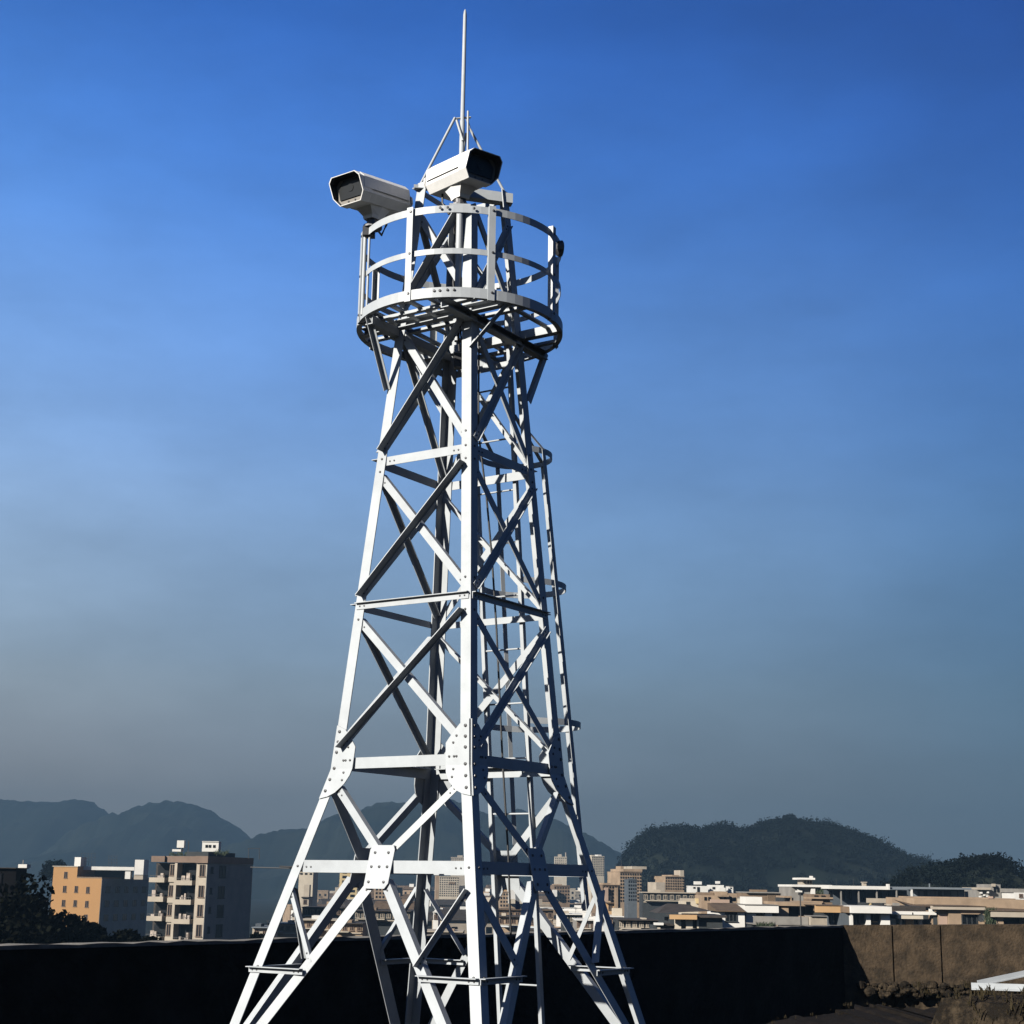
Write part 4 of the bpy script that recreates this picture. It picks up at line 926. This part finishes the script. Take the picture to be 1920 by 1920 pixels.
wpart(O.root, 'roof_slab', 148, 249.5, 1625, 1631.5, 366, 12, 'white'); wpart(O.root, 'roof_post', 233, 243, 1631.6, 1648, 366.3, 2, 'white')
wpart(O.root, 'stair_tower', 250, 267, 1612, 1640, 366, 5, 'white'); wpart(O.root, 'terrace_room', 160, 232, 1632, 1648, 372, 4, 'dark')
wpart(O.root, 'terrace_wall', 250, 267, 1640.2, 1649, 366.2, 5, 'stone')
O.part('water_tank', [('l',S(147),S(136),O.z(1626.5)+.004,O.z(1610.5),-4,-1)], 'white')
for x_, ys in ((126,(1637,1662,1687)),(146.5,(1662,1687,1711)),(167,(1663,1688,1712))):
    for y_ in ys: O.window('l', S(x_+3), S(x_-3), O.z(y_+11), O.z(y_))
for i in range(5):
    for y_ in (1662,1687,1712): O.window('r', 2.2+5*i, 4.6+5*i, O.z(y_+11), O.z(y_), .07, 'dark')
h = Bld('house', 'dark flat house at the left edge with a small white roof tank', 'house', 15, 120)
h.part('wall', [(-70,28,1630,None,0,2.6)], 'black'); h.part('roof_edge', [(-71,29,1628.6,1629.9,-.3,2.9)], 'roofd'); h.part('water_tank', [(20,36,1622,1628.5,1.4,2.4)], 'white'); h.part('aerial', [(16.2,16.9,1614,1628.5,3,3.05)], 'stone')
for a in (-40,-10): h.window(a, a+12, 1640, 1656, 0, 'black', 1)

# ------------------------------------------------------------------ trees
LEAF = mat('shade_dark_foliage', (.005,.006,.004), .9, .45, .6, spec=.02); LEAF2 = mat('hill_foliage', (.006,.009,.0075), .9, .45, .08, spec=.02); BARK = mat('bark', (.06,.045,.03), .95, .2, 4)  # LEAF: shade over the left trees, put into the leaf colour
def crown(b, c, rx, ry, rz, n, s, lumps=9, mi=0):
    """leaf clumps spread through several lumps of the crown's volume, with gaps between"""
    cs = []
    for _ in range(lumps):
        a, e = rnd.uniform(0, 2*PI), rnd.uniform(-.5, 1); r = rnd.uniform(.35,.75)
        cs.append((Vector((math.cos(a)*rx*r*math.cos(e*.9), math.sin(a)*ry*r*math.cos(e*.9), rz*r*math.sin(e))), rnd.uniform(.32,.52)))
    for _ in range(n):
        o, f = rnd.choice(cs); v = Vector((rnd.gauss(0,1), rnd.gauss(0,1), rnd.gauss(0,1))).normalized() * (rnd.random()**.35) * f
        p = Vector(c) + o + Vector((v.x*rx, v.y*ry, v.z*rz)); k = s*rnd.uniform(.6,1.4)
        x = Vector((rnd.gauss(0,1), rnd.gauss(0,1), rnd.gauss(0,1))).normalized(); y = x.orthogonal().normalized()*k; x = x*k
        b.add([p-x*.5, p+y*.35, p+x*.5, p-y*.35], [(0,1,2,3)], mi)
def tree(label, px, ytop, d, w, h, zb, n=1500, s=.45, group=None, name='tree', m=None, lumps=10):
    p = at(px, ytop, d); t = empty(name, (p.x, p.y, zb), label, 'tree', group); top = p.z
    b = MB(); c = Vector((p.x, p.y, top - h*.5))
    b.tube([(p.x,p.y,zb),(p.x+w*.02,p.y,zb+(c.z-zb)*.6),(p.x,p.y,c.z)], [w*.05, w*.035, w*.02], 7)
    for _ in range(6):
        a = rnd.uniform(0,2*PI); q = Vector((p.x,p.y,zb+(c.z-zb)*rnd.uniform(.55,.9)))
        b.tube([q, q + Vector((math.cos(a)*w*.15, math.sin(a)*w*.15, h*.14)), q + Vector((math.cos(a)*w*.33, math.sin(a)*w*.33, h*.3))], [w*.02, w*.013, w*.006], 5)
    b.build('trunk', BARK, t)
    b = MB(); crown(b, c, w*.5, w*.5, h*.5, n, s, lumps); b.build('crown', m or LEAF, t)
tree('round grey green tree behind the orange building', 107, 1604, 420, 8.5, 8.5, GROUND, 2600, .5, m=LEAF2, lumps=22)
for i, (lab, px, yt, d, w, h) in enumerate((
  ('big black tree filling the left edge', 15, 1636, 95, 6.5, 7), ('black leaning tree beside the orange wall', 72, 1652, 98, 6.0, 6.5),
  ('low black tree under the orange windows', 120, 1712, 100, 3.6, 4), ('rounded black tree at the orange building corner', 168, 1716, 104, 3.8, 4),
  ('black shrub tree by the dark side of the orange building', 222, 1733, 100, 3.6, 3.4), ('black tree between the two apartment buildings', 262, 1745, 96, 2.8, 3),
  ('small black tree left of the parapet end', 40, 1702, 88, 5.5, 5.5), ('dark tree standing right of the brown building foot', 488, 1745, 150, 3.2, 3.0))):
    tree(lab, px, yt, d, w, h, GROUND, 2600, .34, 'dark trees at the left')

# ------------------------------------------------------------------ hills
def interp(pts, x):
    if x <= pts[0][0]: return pts[0][1]
    for (a, ya), (b_, yb) in zip(pts, pts[1:]):
        if x <= b_: t = (x-a)/(b_-a); return ya + (yb-ya)*t
    return pts[-1][1]
from mathutils import noise
def hill(name, pts, d, m, foot, amp, nx=320, ny=40, seed=0.):
    """a ridge whose skyline at distance d follows pts; slopes fall forwards and backwards"""
    b = MB(); g = []
    x0, x1 = pts[0][0], pts[-1][0]
    for j in range(ny+1):
        v = -1 + 2*j/ny; row = []
        for i in range(nx+1):
            px = x0 + (x1-x0)*i/nx; top = at(px, interp(pts, px), d).z - GROUND
            y = d + v*foot; f = (math.cos(v*PI)*.5+.5)**.8
            q = at(px, 1660, d); X = (q - CAM).dot(RH)
            w = CAM + RH*X + FH*y
            nz = noise.fractal(Vector((w.x*.012/ (d/1000) + seed, w.y*.012/(d/1000), seed)), 1., 2., 7) * amp
            z = GROUND - 2 + (top + 2)*f - abs(nz)*max(.05, min(1, abs(v)*3.))*(f**.5)
            z += noise.noise(Vector((w.x*.11, w.y*.11, seed))) * (d/450) * max(0, 1 - abs(v)*3)      # tree tops along the crest
            row.append(Vector((w.x, w.y, z)))
        g.append(row)
    b.loft(g, closed=False, sm=True); o = b.build(name, m); tag(o, kind='structure'); return o
HILLM = mat('wooded_hill', (.026,.030,.021), .95, .3, .012, spec=.02, col2=(.004,.007,.006), mixlo=.38, mixhi=.72)
far1 = [(-700,1540),(-400,1520),(-200,1506),(-60,1500),(0,1501),(78,1505),(109,1504),(133,1500),(151,1501),(169,1512),(193,1526),(230,1550),(280,1590),(340,1640),(400,1700)]
far2 = [(60,1640),(120,1590),(160,1550),(193,1527),(221,1522),(247,1513),(275,1505),(297,1502),(325,1503),(349,1506),(390,1523),(430,1548),(466,1574),(510,1600),(580,1640),(640,1690)]
far3 = [(330,1640),(400,1592),(450,1578),(470,1572),(492,1564),(527,1556),(565,1554),(596,1548),(608,1537),(633,1526),(648,1528),(679,1515),(705,1506),(721,1503),(752,1504),(790,1500),(842,1499),(870,1508),(898,1520),(930,1531),(950,1522),(968,1518),(985,1523),(1003,1529),(1041,1535),(1070,1548),(1093,1560),(1134,1582),(1160,1600),(1200,1630),(1260,1670)]
hill('far_hill', far1, 2700, HILLM, 600, 60, seed=3.1)
hill('far_hill', far2, 2450, HILLM, 550, 55, seed=9.7)
hill('far_hill', far3, 2050, HILLM, 500, 48, seed=5.2)
right = [(1150,1668),(1166,1634),(1176,1612),(1187,1598),(1199,1582),(1213,1569),(1240,1566),(1270,1565),(1290,1562),(1312,1569),(1330,1562),(1355,1560),(1385,1571),(1410,1565),(1430,1556),(1460,1549),(1480,1545),(1510,1551),(1550,1556),(1580,1564),(1595,1571),(1620,1581),(1650,1592),(1662,1600),(1680,1616),(1700,1621),(1730,1625),(1765,1637),(1790,1646),(1830,1662),(1900,1674),(1960,1696)]
hill('wooded_hill', right, 760, HILLM, 160, 6, seed=1.4)
tre = [(1660,1672),(1690,1660),(1720,1646),(1760,1641),(1790,1633),(1820,1626),(1850,1620),(1880,1624),(1897,1636),(1908,1656),(1925,1650),(1990,1644),(2100,1650)]
hill('wooded_hill', tre, 330, HILLM, 60, 2, nx=80, ny=20, seed=2.2)
def forest(name, pts, d, foot, n, r0, r1, label, leaf, per):
    b = MB()
    for k in range(n):
        px = rnd.uniform(pts[0][0]+5, pts[-1][0]-5); v = -rnd.random()**1.6 * .62
        if k < n*.3: v = rnd.uniform(-.06,.04)
        top = at(px, interp(pts, px), d).z - GROUND; f = (math.cos(v*PI)*.5+.5)**.8
        q = at(px, 1660, d); X = (q - CAM).dot(RH); w = CAM + RH*X + FH*(d + v*foot); z = GROUND - 2 + (top+2)*f
        r = rnd.uniform(r0, r1); crown(b, (w.x, w.y, z + r*.25), r, r, r*rnd.uniform(.7,1.1), per, leaf*rnd.uniform(.8,1.2), 5)
    return tag(b.build(name, LEAF2), label, kind='stuff')
forest('hill_woods', right, 760, 160, 1800, 1.8, 5.6, 'dense hazy woods covering the right hill', 1.0, 60)
forest('near_woods', tre, 330, 60, 460, 1.4, 3.2, 'dark near woods at the far right', .6, 70)
tree('tall spreading tree on top of the wooded hill', 1483, 1522, 758, 9, 8, at(1483,1550,758).z-1, 900, .85, m=LEAF2, lumps=8)
for i, (lab, px, yt, w) in enumerate((('bushy tree on the left shoulder of the wooded hill', 1288, 1546, 9),('pointed tree left of the hill crest', 1428, 1540, 7),('lone tree on the right slope of the wooded hill', 1648, 1571, 7),('round tree low on the right slope', 1575, 1549, 9))):
    w *= .66; tree(lab, px, yt, 757, w, w*.9, at(px, yt+14, 757).z-2, 500, .8, 'single trees on the hill skyline', m=LEAF2, lumps=6)

# ------------------------------------------------------------------ valley ground, haze, sky, sun
b = MB(); R_ = 9000
b.add([(-R_,-R_,GROUND-.05),(R_,-R_,GROUND-.05),(R_,R_,GROUND-.05),(-R_,R_,GROUND-.05)], [(0,1,2,3)])
tag(b.build('valley_ground', mat('valley_ground', (.024,.025,.02), .95, .3, .01, spec=.03, col2=(.010,.013,.010), mixlo=.4, mixhi=.6)), kind='structure')
hm = bpy.data.materials.new('haze_air'); hm.use_nodes = True; nt = hm.node_tree; nt.nodes.clear()
out = nt.nodes.new('ShaderNodeOutputMaterial'); pv = nt.nodes.new('ShaderNodeVolumePrincipled')
HAZE = .00042
pv.inputs['Density'].default_value = HAZE; pv.inputs['Color'].default_value = (.0695,.121,.183,1); pv.inputs['Anisotropy'].default_value = .0
nt.links.new(pv.outputs['Volume'], out.inputs['Volume'])
b = MB(); b.box(-1900, 1900, -70, 3400, GROUND-1.1, 175)
tag(b.build('haze', hm), kind='stuff')

# sun: between the two wall faces so that the first wall stands in its own shade and the second is grazed
az = math.radians(48) + YAW; el = math.radians(26)
trav = Vector((math.sin(az)*math.cos(el), math.cos(az)*math.cos(el), -math.sin(el)))
print('SUN wall1 %.3f wall2 %.3f' % (-trav.dot(-n1), -trav.dot(-n2)))
sl = bpy.data.lights.new('sun', 'SUN'); sl.energy = 5.0; sl.angle = math.radians(.5); sl.color = (1, .94, .84)
so = bpy.data.objects.new('sun', sl); COL.objects.link(so); so.rotation_euler = trav.to_track_quat('-Z', 'Y').to_euler()
so.location = (-40,-60,60)
W = bpy.data.worlds.new('World'); scene.world = W; W.use_nodes = True
nt = W.node_tree; bg = nt.nodes['Background']; sky = nt.nodes.new('ShaderNodeTexSky'); sky.sky_type = 'NISHITA'; sky.sun_disc = False
sky.sun_elevation = el; sky.sun_rotation = az + PI; sky.air_density = 1.6; sky.dust_density = .6; sky.ozone_density = 4.0; sky.altitude = 300
# the sky's own blue, deepened with height and a little darker away from the sun
N = nt.nodes; L = nt.links
tc = N.new('ShaderNodeTexCoord'); sp = N.new('ShaderNodeSeparateXYZ'); L.new(tc.outputs['Generated'], sp.inputs[0])
rp = N.new('ShaderNodeValToRGB'); L.new(sp.outputs['Z'], rp.inputs['Fac']); cr = rp.color_ramp
STOPS = [(0.0,(.146,.165,.184)),(.072,(.139,.172,.212)),(.136,(.129,.197,.284)),(.253,(.102,.198,.384)),(.383,(.049,.142,.394)),(.513,(.013,.068,.275)),(.8,(.005,.022,.10)),(1.0,(.004,.015,.07))]
while len(cr.elements) < len(STOPS): cr.elements.new(.5)
for e, (p_, c_) in zip(cr.elements, STOPS): e.position = p_; e.color = (*c_, 1)
cr.interpolation = 'CARDINAL'
dt = N.new('ShaderNodeVectorMath'); dt.operation = 'DOT_PRODUCT'; L.new(tc.outputs['Generated'], dt.inputs[0]); dt.inputs[1].default_value = tuple(RH)
mr = N.new('ShaderNodeMapRange'); L.new(dt.outputs['Value'], mr.inputs['Value'])
for k_, v_ in zip(('From Min','From Max','To Min','To Max'), (-1,1,0,1)): mr.inputs[k_].default_value = v_
ra = N.new('ShaderNodeValToRGB'); L.new(mr.outputs[0], ra.inputs['Fac']); ca = ra.color_ramp; ca.interpolation = 'CARDINAL'
AZ = [(0,(.90,.75,.65)),(.325,(.86,.73,.64)),(.4,(.68,.615,.575)),(.5,(.5,.5,.5)),(.6,(.342,.383,.418)),(.675,(.175,.272,.348)),(.8,(.15,.23,.30)),(1,(.08,.14,.2))]
while len(ca.elements) < len(AZ): ca.elements.new(.5)
for e, (p_, c_) in zip(ca.elements, AZ): e.position = p_; e.color = (*c_, 1)
# faint smoky mottling of the air high up
mp = N.new('ShaderNodeMapping'); mp.inputs['Scale'].default_value = (1, 1, 2.6); L.new(tc.outputs['Generated'], mp.inputs['Vector'])
no = N.new('ShaderNodeTexNoise'); no.inputs['Scale'].default_value = 4.5; no.inputs['Detail'].default_value = 7; no.inputs['Roughness'].default_value = .6; L.new(mp.outputs['Vector'], no.inputs['Vector'])
m2 = N.new('ShaderNodeMapRange'); L.new(no.outputs['Fac'], m2.inputs['Value'])
for k_, v_ in zip(('From Min','From Max','To Min','To Max'), (.3,.7,17.2,22.8)): m2.inputs[k_].default_value = v_
sc_ = N.new('ShaderNodeVectorMath'); sc_.operation = 'MULTIPLY'; L.new(rp.outputs['Color'], sc_.inputs[0]); L.new(ra.outputs['Color'], sc_.inputs[1])
s2 = N.new('ShaderNodeVectorMath'); s2.operation = 'SCALE'; L.new(sc_.outputs[0], s2.inputs[0]); L.new(m2.outputs[0], s2.inputs['Scale'])
mx = N.new('ShaderNodeMix'); mx.data_type = 'RGBA'; mx.inputs['Factor'].default_value = .97
L.new(sky.outputs['Color'], mx.inputs['A']); L.new(s2.outputs[0], mx.inputs['B']); L.new(mx.outputs['Result'], bg.inputs['Color']); bg.inputs['Strength'].default_value = .0552

scene.view_settings.view_transform = 'Standard'; scene.view_settings.look = 'None'; scene.view_settings.exposure = 1.7; scene.view_settings.gamma = 1
scene.cycles.use_denoising = True
scene.cycles.max_bounces = 6; scene.cycles.volume_bounces = 0; scene.cycles.diffuse_bounces = 1
scene.cycles.transparent_max_bounces = 8
